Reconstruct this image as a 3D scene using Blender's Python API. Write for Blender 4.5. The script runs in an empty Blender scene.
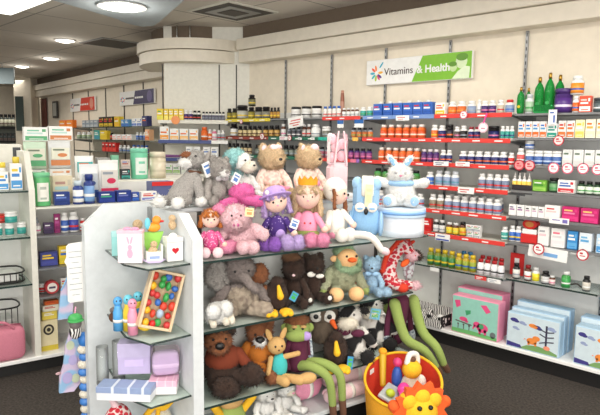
import bpy, math, random
from mathutils import Vector as V, Matrix as MX, noise as NZ
C = bpy.context.scene.collection
PI = math.pi
rnd = random.Random(7)
cos, sin, rad = math.cos, math.sin, math.radians

# ------------------------------------------------------------------ camera, world, light, exposure
FPX = 578.0
PIT, ROLL, YAW = rad(6.727), rad(.7327), rad(45.917)
EYE = V((0, 0, 1.55))
FH = V((-cos(YAW), sin(YAW), 0)); RH = V((sin(YAW), cos(YAW), 0)); UPV = V((0, 0, 1))
FW = FH * cos(PIT) - UPV * sin(PIT)
UU = FH * sin(PIT) + UPV * cos(PIT)
RT = RH * cos(ROLL) + UU * sin(ROLL)
UP = -RH * sin(ROLL) + UU * cos(ROLL)
cd = bpy.data.cameras.new('camera'); cam = bpy.data.objects.new('camera', cd); C.objects.link(cam)
cd.sensor_width = 36; cd.lens = FPX / 600 * 36; cd.clip_start = .05
cam.matrix_world = MX(((RT.x, UP.x, -FW.x, 0), (RT.y, UP.y, -FW.y, 0), (RT.z, UP.z, -FW.z, EYE.z), (0, 0, 0, 1)))
sc = bpy.context.scene
sc.camera = cam
sc.view_settings.view_transform = 'Standard'; sc.view_settings.look = 'None'
sc.view_settings.gamma = 1; sc.view_settings.use_curve_mapping = False
sc.view_settings.exposure = 0.15
wd = bpy.data.worlds.new('world'); sc.world = wd; wd.use_nodes = True
wd.node_tree.nodes['Background'].inputs[0].default_value = (1, .97, .93, 1)
wd.node_tree.nodes['Background'].inputs[1].default_value = .5
CEIL = 2.75
def lamp(x, y, sx, sy, e, col=(1, .95, .86), rz=0, z=CEIL - .06):
    l = bpy.data.lights.new('ceiling_lamp_or_fill', 'AREA'); l.shape = 'RECTANGLE'; l.size = sx; l.size_y = sy
    l.energy = e; l.color = col
    o = bpy.data.objects.new('ceiling_lamp_or_fill', l); C.objects.link(o); o.location = (x, y, z); o.rotation_euler = (0, 0, rz)
for x, y, e in ((-.7, 2.6, 33), (-2.9, 2.6, 30), (.3, .7, 34), (-1.0, -.6, 44), (-2.8, -.4, 26), (-4.9, .6, 22), (-7.4, 2.3, 46), (-10.4, 2.6, 60), (-13.2, 4.6, 12)):  # the last one is an added lamp that brightens the far end
    lamp(x, y, 1.2, .6, e)
# unseen fill light added behind the camera to brighten the shelf recesses
l = bpy.data.lights.new('front_fill', 'AREA'); l.shape = 'RECTANGLE'; l.size = 6; l.size_y = 2.2; l.energy = 205; l.color = (1, .97, .92)
o = bpy.data.objects.new('front_fill', l); C.objects.link(o); o.location = EYE - FH * 2.6 + RH * .5 + V((0, 0, -.2)); o.rotation_euler = (-FH + V((0, 0, .05))).to_track_quat('Z', 'Y').to_euler()

# ------------------------------------------------------------------ materials
MATS = {}
def mat(name, col=None, rough=.5, kind='plain', **k):
    if name in MATS: return MATS[name]
    m = bpy.data.materials.new(name); MATS[name] = m; m.use_nodes = True
    nt = m.node_tree; n = nt.nodes; b = n['Principled BSDF']
    c = tuple(((x / 255) / 12.92 if x / 255 <= .04045 else ((x / 255 + .055) / 1.055) ** 2.4) for x in col)
    b.inputs['Base Color'].default_value = (*c, 1); b.inputs['Roughness'].default_value = rough
    if kind == 'emit':
        b.inputs['Emission Color'].default_value = (*c, 1); b.inputs['Emission Strength'].default_value = k.get('e', 3)
        return m
    if kind == 'metal': b.inputs['Metallic'].default_value = k.get('metal', 1)
    if kind == 'glass':                                     # thin clear sheet: lets light through, mirrors at grazing angles
        b.inputs['Roughness'].default_value = .06; b.inputs['Base Color'].default_value = (*c, 1)
        tr = n.new('ShaderNodeBsdfTransparent'); tr.inputs[0].default_value = (*c, 1); mx = n.new('ShaderNodeMixShader'); fr = n.new('ShaderNodeFresnel'); fr.inputs[0].default_value = k.get('ior', 1.45)
        ad = n.new('ShaderNodeMath'); ad.use_clamp = True; ad.inputs[1].default_value = k.get('body', .06); nt.links.new(fr.outputs[0], ad.inputs[0])
        nt.links.new(ad.outputs[0], mx.inputs[0]); nt.links.new(tr.outputs[0], mx.inputs[1]); nt.links.new(b.outputs[0], mx.inputs[2]); nt.links.new(mx.outputs[0], n['Material Output'].inputs[0])
        return m
    sca, amt, bump = {'fur': (150, .3, 1.0), 'cloth': (260, .15, .4), 'carpet': (70, .6, .6), 'wall': (14, .05, .02)}.get(kind, (30, .05, .0))
    amt = .1 if kind == 'fur' and min(c) > .6 else amt
    sca = k.get('sca', sca); amt = k.get('amt', amt)
    tc = n.new('ShaderNodeTexCoord'); nz = n.new('ShaderNodeTexNoise'); nz.inputs['Scale'].default_value = sca; nz.inputs['Detail'].default_value = 4
    nt.links.new(tc.outputs['Object'], nz.inputs['Vector'])
    r = n.new('ShaderNodeValToRGB'); e = r.color_ramp.elements
    e[0].position = .3; e[1].position = .7
    e[0].color = (*[x * (1 - amt) for x in c], 1); e[1].color = (*[min(1, x * (1 + amt * .6)) for x in c], 1)
    nt.links.new(nz.outputs['Fac'], r.inputs['Fac']); nt.links.new(r.outputs['Color'], b.inputs['Base Color'])
    if bump:
        bp = n.new('ShaderNodeBump'); bp.inputs['Strength'].default_value = bump; bp.inputs['Distance'].default_value = .012 if kind == 'fur' else .006
        nt.links.new(nz.outputs['Fac'], bp.inputs['Height']); nt.links.new(bp.outputs['Normal'], b.inputs['Normal'])
    if kind == 'fur': b.inputs['Sheen Weight'].default_value = .06; b.inputs['Roughness'].default_value = .9
    return m
def pm(col, kind='plain', rough=.45):        # a colour given as (r,g,b) becomes a cached material
    if isinstance(col, str): return MATS[col]
    return mat(f'{kind}_{col[0]:03d}_{col[1]:03d}_{col[2]:03d}', col, .9 if kind in ('fur', 'cloth') else rough, kind)

# ------------------------------------------------------------------ mesh builder
class G:
    def __init__(s): s.v = []; s.f = []; s.m = []; s.s = []
    def add(s, vs, fs, m=0, smooth=False):
        o = len(s.v); s.v += [tuple(x) for x in vs]
        for f in fs: s.f.append(tuple(i + o for i in f)); s.m.append(m); s.s.append(smooth)
        return s
    def box(s, x, y, z, sx, sy, sz, m=0, bev=0, front=None, rot=None):   # centre x,y; base z
        hx, hy, hz = sx / 2, sy / 2, sz / 2; b = min(bev, hx * .9, hy * .9, hz * .9)
        T = (lambda p: V((x, y, z + hz)) + (rot @ V(p) if rot else V(p)))
        if b <= 0:
            vs = [T((a * hx, c * hy, d * hz)) for a in (-1, 1) for c in (-1, 1) for d in (-1, 1)]
            fs = [(0, 1, 3, 2), (4, 6, 7, 5), (0, 4, 5, 1), (2, 3, 7, 6), (0, 2, 6, 4), (1, 5, 7, 3)]
            s.add(vs, fs, m)
            if front is not None: s.m[-4] = front
            return s
        vs = []; ix = {}
        for a in (-1, 1):
            for c in (-1, 1):
                for d in (-1, 1):
                    for k in range(3):
                        p = [a * hx, c * hy, d * hz]
                        for j in range(3):
                            if j != k: p[j] -= (a, c, d)[j] * b
                        ix[a, c, d, k] = len(vs); vs.append(T(p))
        fs = []
        for k in range(3):
            u, w = [j for j in range(3) if j != k]
            for sg in (-1, 1):
                q = []
                for cu, cw in ((-1, -1), (1, -1), (1, 1), (-1, 1)):
                    t = [0, 0, 0]; t[k] = sg; t[u] = cu; t[w] = cw; q.append(ix[(*t, k)])
                fs.append(tuple(q))
            for cu in (-1, 1):
                for cw in (-1, 1):
                    t0 = [0, 0, 0]; t0[u] = cu; t0[w] = cw; t1 = t0[:]; t0[k] = -1; t1[k] = 1
                    fs.append((ix[(*t0, u)], ix[(*t1, u)], ix[(*t1, w)], ix[(*t0, w)]))
        for a in (-1, 1):
            for c in (-1, 1):
                for d in (-1, 1): fs.append(tuple(ix[a, c, d, k] for k in range(3)))
        s.add(vs, fs, m)
        return s
    def lathe(s, prof, n=14, c=(0, 0, 0), sc=(1, 1), smooth=True):          # prof: (r, z, material of the band above)
        vs = []
        for p in prof:
            for i in range(n):
                a = 2 * PI * i / n; vs.append((c[0] + p[0] * cos(a) * sc[0], c[1] + p[0] * sin(a) * sc[1], c[2] + p[1]))
        o = len(s.v); s.v += vs
        for j in range(len(prof) - 1):
            mm = prof[j][2] if len(prof[j]) > 2 else 0
            for i in range(n):
                k = (i + 1) % n
                s.f.append((o + j * n + i, o + j * n + k, o + (j + 1) * n + k, o + (j + 1) * n + i)); s.m.append(mm); s.s.append(smooth)
        s.f.append(tuple(o + i for i in range(n))[::-1]); s.m.append(prof[0][2] if len(prof[0]) > 2 else 0); s.s.append(False)
        t = o + (len(prof) - 1) * n
        s.f.append(tuple(t + i for i in range(n))); s.m.append(prof[-2][2] if len(prof[-2]) > 2 else 0); s.s.append(False)
        return s
    def grid(s, rows, m=0, smooth=True):                  # rings closed in i, poles capped by tri fans
        o = len(s.v); n = len(rows[1])
        for r in rows: s.v += [tuple(p) for p in r]
        idx = []; q = o
        for r in rows: idx.append((q, len(r))); q += len(r)
        for (a, na), (b, nb) in zip(idx, idx[1:]):
            for i in range(n):
                k = (i + 1) % n
                if na == 1: f = (a, b + k, b + i)
                elif nb == 1: f = (a + i, a + k, b)
                else: f = (a + i, a + k, b + k, b + i)
                s.f.append(f); s.m.append(m); s.s.append(smooth)
        return s
    def ell(s, c, r, m=0, rot=None, n=18, fz=0, tuft=0):
        c = V(c); h = n // 2 + 1; rows = []
        def pt(a, t):
            d = V((sin(t) * cos(a), sin(t) * sin(a), -cos(t))); p = V((d.x * r[0], d.y * r[1], d.z * r[2]))
            if rot: p = rot @ p
            p = c + p
            if fz: p += (p - c).normalized() * fz * (NZ.noise(p / max(fz, .003) * .22) * 1.3 + rnd.uniform(-.4, .4))
            return p
        for j in range(h + 1):
            t = PI * j / h
            rows.append([pt(0, t)] if j in (0, h) else [pt(2 * PI * i / n, t) for i in range(n)])
        s.grid(rows, m)
        if tuft:
            area = (r[0] * r[1] + r[1] * r[2] + r[0] * r[2]) / 3
            for _ in range(min(1100, int(area / (tuft * tuft) * 26))):
                a = rnd.uniform(0, 2 * PI); t = math.acos(rnd.uniform(-1, 1)); p = pt(a, t); d = (p - c).normalized()
                s.spike(p, d, tuft, m)
        return s
    def puff(s, c, r, m=0, e=.45, n=24):                     # box with full, pillow-like rounding
        f = lambda t: (abs(t) ** e) * (1 if t > 0 else -1); rows = []
        for j in range(n // 2 + 1):
            t = -PI / 2 + PI * j / (n // 2); q = [(c[0] + r[0] * f(cos(t)) * f(cos(2 * PI * i / n)), c[1] + r[1] * f(cos(t)) * f(sin(2 * PI * i / n)), c[2] + r[2] * f(sin(t))) for i in range(n)]
            rows.append([(c[0], c[1], q[0][2])] if j in (0, n // 2) else q)
        return s.grid(rows, m)
    def spike(s, p, d, l, m):
        q = V((rnd.gauss(0, 1), rnd.gauss(0, 1), rnd.gauss(0, 1))); u = d.cross(q)
        if u.length < 1e-6: return
        u = u.normalized() * l * .22; w = d.cross(u); tip = p + d * l * rnd.uniform(.6, 1.2) + q * l * .25 - V((0, 0, l * .3))
        p = p - d * l * .3
        s.add([p + u, p - u * .5 + w * .9, p - u * .5 - w * .9, tip], [(0, 1, 3), (1, 2, 3), (2, 0, 3)], m, True)
    def limb(s, p0, p1, r0, r1, m=0, n=12, fz=0, tuft=0, mid=None):
        pts = [V(p0), V(p1)] if mid is None else [V(p0)] + [V(q) for q in mid] + [V(p1)]
        return s.tube(pts, [r0 + (r1 - r0) * i / (len(pts) - 1) for i in range(len(pts))], m, n, fz, True, tuft)
    def tube(s, pts, r, m=0, n=8, fz=0, round_=False, tuft=0):
        pts = [V(p) for p in pts]
        if not isinstance(r, (list, tuple)): r = [r] * len(pts)
        if len(pts) > 2:                                   # smooth
            P2 = []; R2 = []
            for i in range(len(pts) - 1):
                a, b = pts[max(i - 1, 0)], pts[min(i + 2, len(pts) - 1)]
                for q in (0, .25, .5, .75):
                    p, e = pts[i], pts[i + 1]
                    P2.append(.5 * (2 * p + (e - a) * q + (2 * a - 5 * p + 4 * e - b) * q * q + (3 * p - a - 3 * e + b) * q ** 3)); R2.append(r[i] + (r[i + 1] - r[i]) * q)
            P2.append(pts[-1]); R2.append(r[-1]); pts, r = P2, R2
        else:
            pts = [pts[0].lerp(pts[1], q / 4) for q in range(5)]; r = [r[0] + (r[1] - r[0]) * q / 4 for q in range(5)]
        rows = []; T0 = None
        def ring(c, rr, t):
            nonlocal T0
            t = t.normalized()
            u = T0 if T0 is not None else (V((0, 0, 1)) if abs(t.z) < .9 else V((1, 0, 0)))
            u = (u - t * u.dot(t)).normalized(); T0 = u; w = t.cross(u); out = []
            for i in range(n):
                d = u * cos(2 * PI * i / n) + w * sin(2 * PI * i / n); q = rr + (fz * (NZ.noise((c + d * rr) / max(fz, .003) * .25) * 1.3 + rnd.uniform(-.4, .4)) if fz else 0)
                out.append(c + d * q)
                if tuft and rnd.random() < .5: tf.append((c + d * q, d))
            return out
        tf = []; t = pts[1] - pts[0]; t = t.normalized()
        if round_:
            rows.append([pts[0] - t * r[0]])
            for a in (.35, .75): rows.append(ring(pts[0] - t * r[0] * cos(a * PI / 2), r[0] * sin(a * PI / 2), t))
        else: rows.append([pts[0]])
        for i, p in enumerate(pts):
            t = pts[min(i + 1, len(pts) - 1)] - pts[max(i - 1, 0)]; rows.append(ring(p, r[i], t))
        t = (pts[-1] - pts[-2]).normalized()
        if round_:
            for a in (.75, .35): rows.append(ring(pts[-1] + t * r[-1] * cos(a * PI / 2), r[-1] * sin(a * PI / 2), t))
            rows.append([pts[-1] + t * r[-1]])
        else: rows.append([pts[-1]])
        s.grid(rows, m)
        for p, d in tf: s.spike(p, d, tuft, m)
        return s
    def prism(s, pts, T, t, m=0, smooth=False):           # outline pts 2-D; T maps (u, w, depth 0 or t) to 3-D
        n = len(pts)
        vs = [T(u, w, 0) for u, w in pts] + [T(u, w, t) for u, w in pts]
        fs = [tuple(range(n)), tuple(range(2 * n - 1, n - 1, -1))] + [(i, i + n, (i + 1) % n + n, (i + 1) % n) for i in range(n)]
        return s.add(vs, fs, m, smooth)
    def flat(s, pts, y, m, t=.0008):                        # a printed shape on a front face (x, z) at y
        return s.prism(pts, lambda u, w, d: (u, y - d, w), t, m)
    def disc(s, x, z, rx, rz, y, m, n=14, a0=0, t=.0008, ang=0):
        return s.flat([(x + rx * cos(2 * PI * i / n) * cos(ang) - rz * sin(2 * PI * i / n) * sin(ang), z + rx * cos(2 * PI * i / n) * sin(ang) + rz * sin(2 * PI * i / n) * cos(ang)) for i in range(n)], y, m, t)
    def rect(s, x, z, w, h, y, m, t=.0008): return s.flat([(x - w / 2, z), (x + w / 2, z), (x + w / 2, z + h), (x - w / 2, z + h)], y, m, t)
    def mesh(s, name, mats):
        me = bpy.data.meshes.new(name); me.from_pydata(s.v, [], s.f); me.polygons.foreach_set('material_index', s.m); me.polygons.foreach_set('use_smooth', s.s)
        for q in mats: me.materials.append(q)
        me.update(); return me
def link(name, me, parent=None, loc=(0, 0, 0), rz=0, rot=None):
    o = bpy.data.objects.new(name, me); C.objects.link(o)
    if parent: o.parent = parent
    o.location = loc; o.rotation_euler = rot or (0, 0, rz)
    return o
def obj(name, g, mats, parent=None, loc=(0, 0, 0), rz=0, rot=None):
    return link(name, g.mesh(name, [pm(q) for q in (mats if isinstance(mats, (list,)) else [mats])]), parent, loc, rz, rot)
def tag(o, label, cat, group=None):
    o['label'] = label; o['category'] = cat
    if group: o['group'] = group
    return o
def thing(name, label, cat, loc=(0, 0, 0), rz=0, group=None):
    return tag(link(name, None, None, loc, rz), label, cat, group)
def struct(name, g, mats, **k):
    o = obj(name, g, mats, **k); o['kind'] = 'structure'; return o

# ------------------------------------------------------------------ places: vertical frames (x along, y away from the viewer's side)
def text_mesh(s, size, m, parent, loc, bold=0, name='lettering'):
    c = bpy.data.curves.new(name, 'FONT'); c.body = s; c.size = size; c.extrude = .0015; c.offset = bold
    o = bpy.data.objects.new(name, c); C.objects.link(o); dg = bpy.context.evaluated_depsgraph_get(); dg.update()
    me = bpy.data.meshes.new_from_object(o.evaluated_get(dg)); C.objects.unlink(o); bpy.data.objects.remove(o)
    me.materials.clear(); me.materials.append(pm(m))
    return link(name, me, parent, loc, rot=(PI / 2, 0, 0))
class Frame:
    def __init__(s, x, y, rz): s.o = V((x, y, 0)); s.rz = rz; s.ux = V((cos(rz), sin(rz), 0)); s.uy = V((-sin(rz), cos(rz), 0))
    def w(s, u, v, z=0): return s.o + s.ux * u + s.uy * v + V((0, 0, z))
    def u(s, px, v, z):                                     # u whose point (u, v, z) the photograph shows in column px
        k = RT * FPX - FW * (px - 300); p = s.o + s.uy * v + V((0, 0, z)) - EYE
        return -p.dot(k) / s.ux.dot(k)
    def at(s, px, v, z): return s.w(s.u(px, v, z), v, z)
    def mpp(s, px, v, z): return (s.at(px, v, z) - EYE).dot(FW) / FPX
def zat(fr, px, py, v):                                     # height at (column, row) on the plane v of a frame
    z = 1.0
    for _ in range(7): q = fr.at(px, v, z) - EYE; z += (207.5 - FPX * q.dot(UP) / q.dot(FW) - py) * q.dot(FW) / FPX
    return z
def onz(px, py, z):
    d = RT * (px - 300) + UP * (207.5 - py) + FW * FPX; return EYE + d * ((z - EYE.z) / d.z)
WALL = Frame(0, 4.242, 0)
GON = Frame(-2.065, 1.516, math.atan2(.981, .194))
COLM = Frame(-5.585, 3.598, math.atan2(RH.y, RH.x))
LW = Frame(-7.75, 4.60, rad(-6.07))
ORD = 'first second third fourth fifth sixth seventh eighth ninth tenth eleventh twelfth'.split()

# ------------------------------------------------------------------ base materials
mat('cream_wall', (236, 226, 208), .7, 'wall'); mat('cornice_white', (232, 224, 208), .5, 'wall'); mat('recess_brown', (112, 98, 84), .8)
mat('grey_panel', (228, 228, 225), .6, 'wall'); mat('white_panel', (218, 223, 226), .4); mat('off_white', (226, 224, 214), .45); mat('kick_black', (26, 25, 25), .5)
mat('dark_slot', (70, 66, 62), .6); mat('chrome', (190, 190, 188), .25, 'metal'); mat('steel_grey', (150, 152, 154), .35, 'metal', metal=.6)
mat('glass', (236, 243, 240), .03, 'glass', ior=1.3); mat('glass_edge', (40, 58, 55), .15); mat('black', (18, 17, 18), .4); mat('white', (240, 240, 238), .4)
mat('red', (206, 44, 42), .45); mat('carpet', (64, 58, 53), .95, 'carpet'); mat('lamp_white', (255, 250, 235), .5, 'emit', e=4); mat('ceiling', (176, 168, 158), .85, 'wall')
mat('drop_grey', (176, 186, 192), .8); mat('clear', (244, 247, 247), .05, 'glass', body=.12); mat('green_glass', (70, 196, 110), .05, 'glass', body=.22); mat('gold', (190, 150, 70), .3, 'metal')

# ------------------------------------------------------------------ the setting
g = G().box(-6, 0, -.05, 20, 16, .05); struct('floor', g, 'carpet')
mc = MATS['ceiling']; nt = mc.node_tree; bt = nt.nodes.new('ShaderNodeTexBrick'); tc = nt.nodes.new('ShaderNodeTexCoord')
bt.offset = 0; bt.inputs['Scale'].default_value = 1; bt.inputs['Brick Width'].default_value = 1.2; bt.inputs['Row Height'].default_value = 1.2; bt.inputs['Mortar Size'].default_value = .008
c0 = nt.nodes['Principled BSDF'].inputs['Base Color'].default_value
bt.inputs['Color1'].default_value = (.74, .69, .62, 1); bt.inputs['Color2'].default_value = (.72, .67, .6, 1); bt.inputs['Mortar'].default_value = (.3, .28, .25, 1)
nt.links.new(tc.outputs['Object'], bt.inputs['Vector']); nt.links.new(bt.outputs['Color'], nt.nodes['Principled BSDF'].inputs['Base Color'])
struct('ceiling', G().box(-6, 0, CEIL, 20, 16, .05), 'ceiling')
struct('wall_right', G().box(-1.72, 4.292, 0, 6.4, .1, CEIL), 'cream_wall')
# the shelving backs up to shoulder height are grey steel panels
struct('trim_1', G().box(-2.46, 4.236, .1, 4.92, .012, 1.72), 'grey_panel')
g = G()
g.box(-1.72, 4.17, 2.36, 6.4, .145, .125, bev=.004).box(-1.72, 4.155, 2.49, 6.4, .175, .115, bev=.004)
struct('trim_2', g, 'cornice_white')
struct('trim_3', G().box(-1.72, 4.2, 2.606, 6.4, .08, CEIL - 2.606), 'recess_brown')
def upright(x):
    g = G().box(0, 0, 0, .02, .014, 2.25)
    for i in range(44): g.box(0, -.0074, .06 + i * .05, .008, .001, .024, m=1)
    struct('trim_4', g, ['steel_grey', 'black'], loc=(x, 4.227, .1))
for x in (-1.203, -1.823, -2.443, -3.07, -3.697, -4.32): upright(x)
# left part of the same wall, further back
lw = [LW.w(u, 0) for u in (-5.6, 1.9)]
def lwbox(name, u0, u1, v0, v1, z0, z1, m):
    struct(name, G().box((u0 + u1) / 2, (v0 + v1) / 2, z0, u1 - u0, v1 - v0, z1 - z0, bev=.003 if 'trim' in name else 0), m, loc=LW.o, rz=LW.rz)
lwbox('wall_back', -5.1, 2.2, 0, .1, 0, CEIL, 'cream_wall')
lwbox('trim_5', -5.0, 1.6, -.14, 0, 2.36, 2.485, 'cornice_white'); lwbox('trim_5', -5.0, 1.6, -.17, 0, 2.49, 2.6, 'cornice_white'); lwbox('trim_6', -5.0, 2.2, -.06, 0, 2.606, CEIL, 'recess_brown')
for px in (76.5, 92, 109, 127, 146): struct('trim_7', G().box(0, 0, 0, .02, .012, 2.3), 'dark_slot', loc=LW.at(px, -.006, .05), rz=LW.rz)
# pillar and the far end of the shop
struct('pillar', G().box(0, 0, 0, .36, .3, CEIL, bev=.01), 'cream_wall', loc=LW.at(30.5, -.3, 0), rz=COLM.rz)
struct('wall_left', G().box(-15.3, 3, 0, .1, 9, CEIL), 'cream_wall')
struct('wall_end', G().box(-13.5, 6.9, 0, 5, .1, CEIL), 'cream_wall')
# column with its round bulkhead
g = G().box(.48, .3, 0, .96, .62, CEIL); struct('column', g, 'off_white', loc=COLM.o, rz=COLM.rz)
for px in (165.5, 220, 236.5): struct('trim_8', G().box(0, 0, 0, .014, .01, 2.3), 'dark_slot', loc=COLM.at(px, -.006, .05), rz=COLM.rz)
def bulk(z0, z1, grow):
    pts = []
    for i in range(33):
        a = PI * i / 32; pts.append((.31 - (.71 + grow) * cos(a), .58 - (.78 + grow) * sin(a)))
    pts = pts + [(1.0 + grow, .9), (-.4 - grow, .9)]
    return G().prism(pts, lambda u, w, d: (u, w, z0 + d), z1 - z0)
struct('trim_9', bulk(2.36, 2.482, 0), 'cornice_white', loc=COLM.o, rz=COLM.rz)
struct('trim_9', bulk(2.49, 2.6, .025), 'cornice_white', loc=COLM.o, rz=COLM.rz)
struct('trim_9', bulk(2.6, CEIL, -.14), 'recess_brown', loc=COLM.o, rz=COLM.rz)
# low platform along the wall
g = G().box(-2.2, 4.03, .105, 5.4, .42, .025, bev=.003); struct('trim_10', g, 'white')
struct('trim_11', G().box(-2.2, 4.05, 0, 5.4, .38, .105), 'kick_black')
# dropped ceiling with a curved edge
pts = [(-4.16, 1.0), (-4.68, 1.94)] + [(-4.92 - .23 * sin(i * PI / 16) - .1 * (8 - i) / 8 * 0, 2.72 + .36 * (1 - cos(i * PI / 16))) for i in range(2, 9)] + [(-5.03, 3.13), (-4.85, 3.07), (-3.82, 2.68), (-2.9, 2.36), (-2.5, 1.5)]
struct('ceiling_drop', G().prism(pts, lambda u, w, d: (u, w, 2.62 + d), .13), 'drop_grey')
# fittings in the ceiling
def ceil_light(name, px, py, z, sx, sy, label, round_=False, e=6, rz=0):
    p = onz(px, py, z); t = thing(name, label, 'ceiling light', p, rz)
    if round_:
        obj('bezel', G().lathe([(sx * 1.15, -.012), (sx * 1.15, 0), (sx, .001)], 24), 'white', t)
        obj('diffuser', G().lathe([(sx * .5, -.03 if sx > .1 else -.013), (sx, -.014), (sx, -.004)], 24), 'lamp_white', t)
    else:
        obj('frame', G().box(0, 0, -.02, sx + .06, sy + .06, .02, bev=.004), 'white', t); obj('diffuser', G().box(0, 0, -.024, sx, sy, .012), 'lamp_white', t)
    l = bpy.data.lights.new('bulb', 'POINT'); l.energy = e; l.color = (1, .95, .86); l.shadow_soft_size = .08
    o = bpy.data.objects.new('bulb', l); C.objects.link(o); o.parent = t; o.location = (0, 0, -.12)
ceil_light('ceiling_light', 122, 6, 2.618, .17, .17, 'round surface light on the curved dropped ceiling', True, 7)
ceil_light('ceiling_light', 0, -3, CEIL, 1.2, .6, 'bright rectangular fluorescent panel at the corner of the ceiling', False, 3, rad(0))
for px, py, w in ((65, 40, 'biggest small downlight, beside the dark vent'), (51, 58, 'small oval downlight between the two brighter ones'), (22, 66, 'small downlight above the beige pillar')):
    ceil_light('downlight', px, py, CEIL, .11, .11, w, True, 2)
def vent(px, py, sx, sy, label, dark):
    p = onz(px, py, CEIL); t = thing('ceiling_vent', label, 'vent', p)
    obj('frame', G().box(0, 0, -.012, sx, sy, .012, bev=.004), 'steel_grey' if dark else 'off_white', t)
    for i in range(3 if not dark else 1):
        k = 1 - .27 * i; obj('louvre', G().box(0, 0, -.014 - .004 * i, sx * k - .07, sy * k - .07, .004, bev=.001), 'dark_slot' if dark or i % 2 == 0 else 'steel_grey', t)
vent(113, 43, .62, .62, 'dark square return air vent in the ceiling', True)
vent(233, 11, .62, .62, 'square stepped air diffuser beside the curved dropped ceiling', False)
for px in (177, 190):
    tag(obj('ceiling_rod', G().tube([(0, 0, 0), (0, 0, .14)], .008), 'chrome', loc=COLM.w(COLM.u(px, -.1, 2.6), -.1, 2.602)), f'short metal rod above the round bulkhead, {"thicker one near the middle" if px == 177 else "thinner one beside it"}', 'rod')

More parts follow.
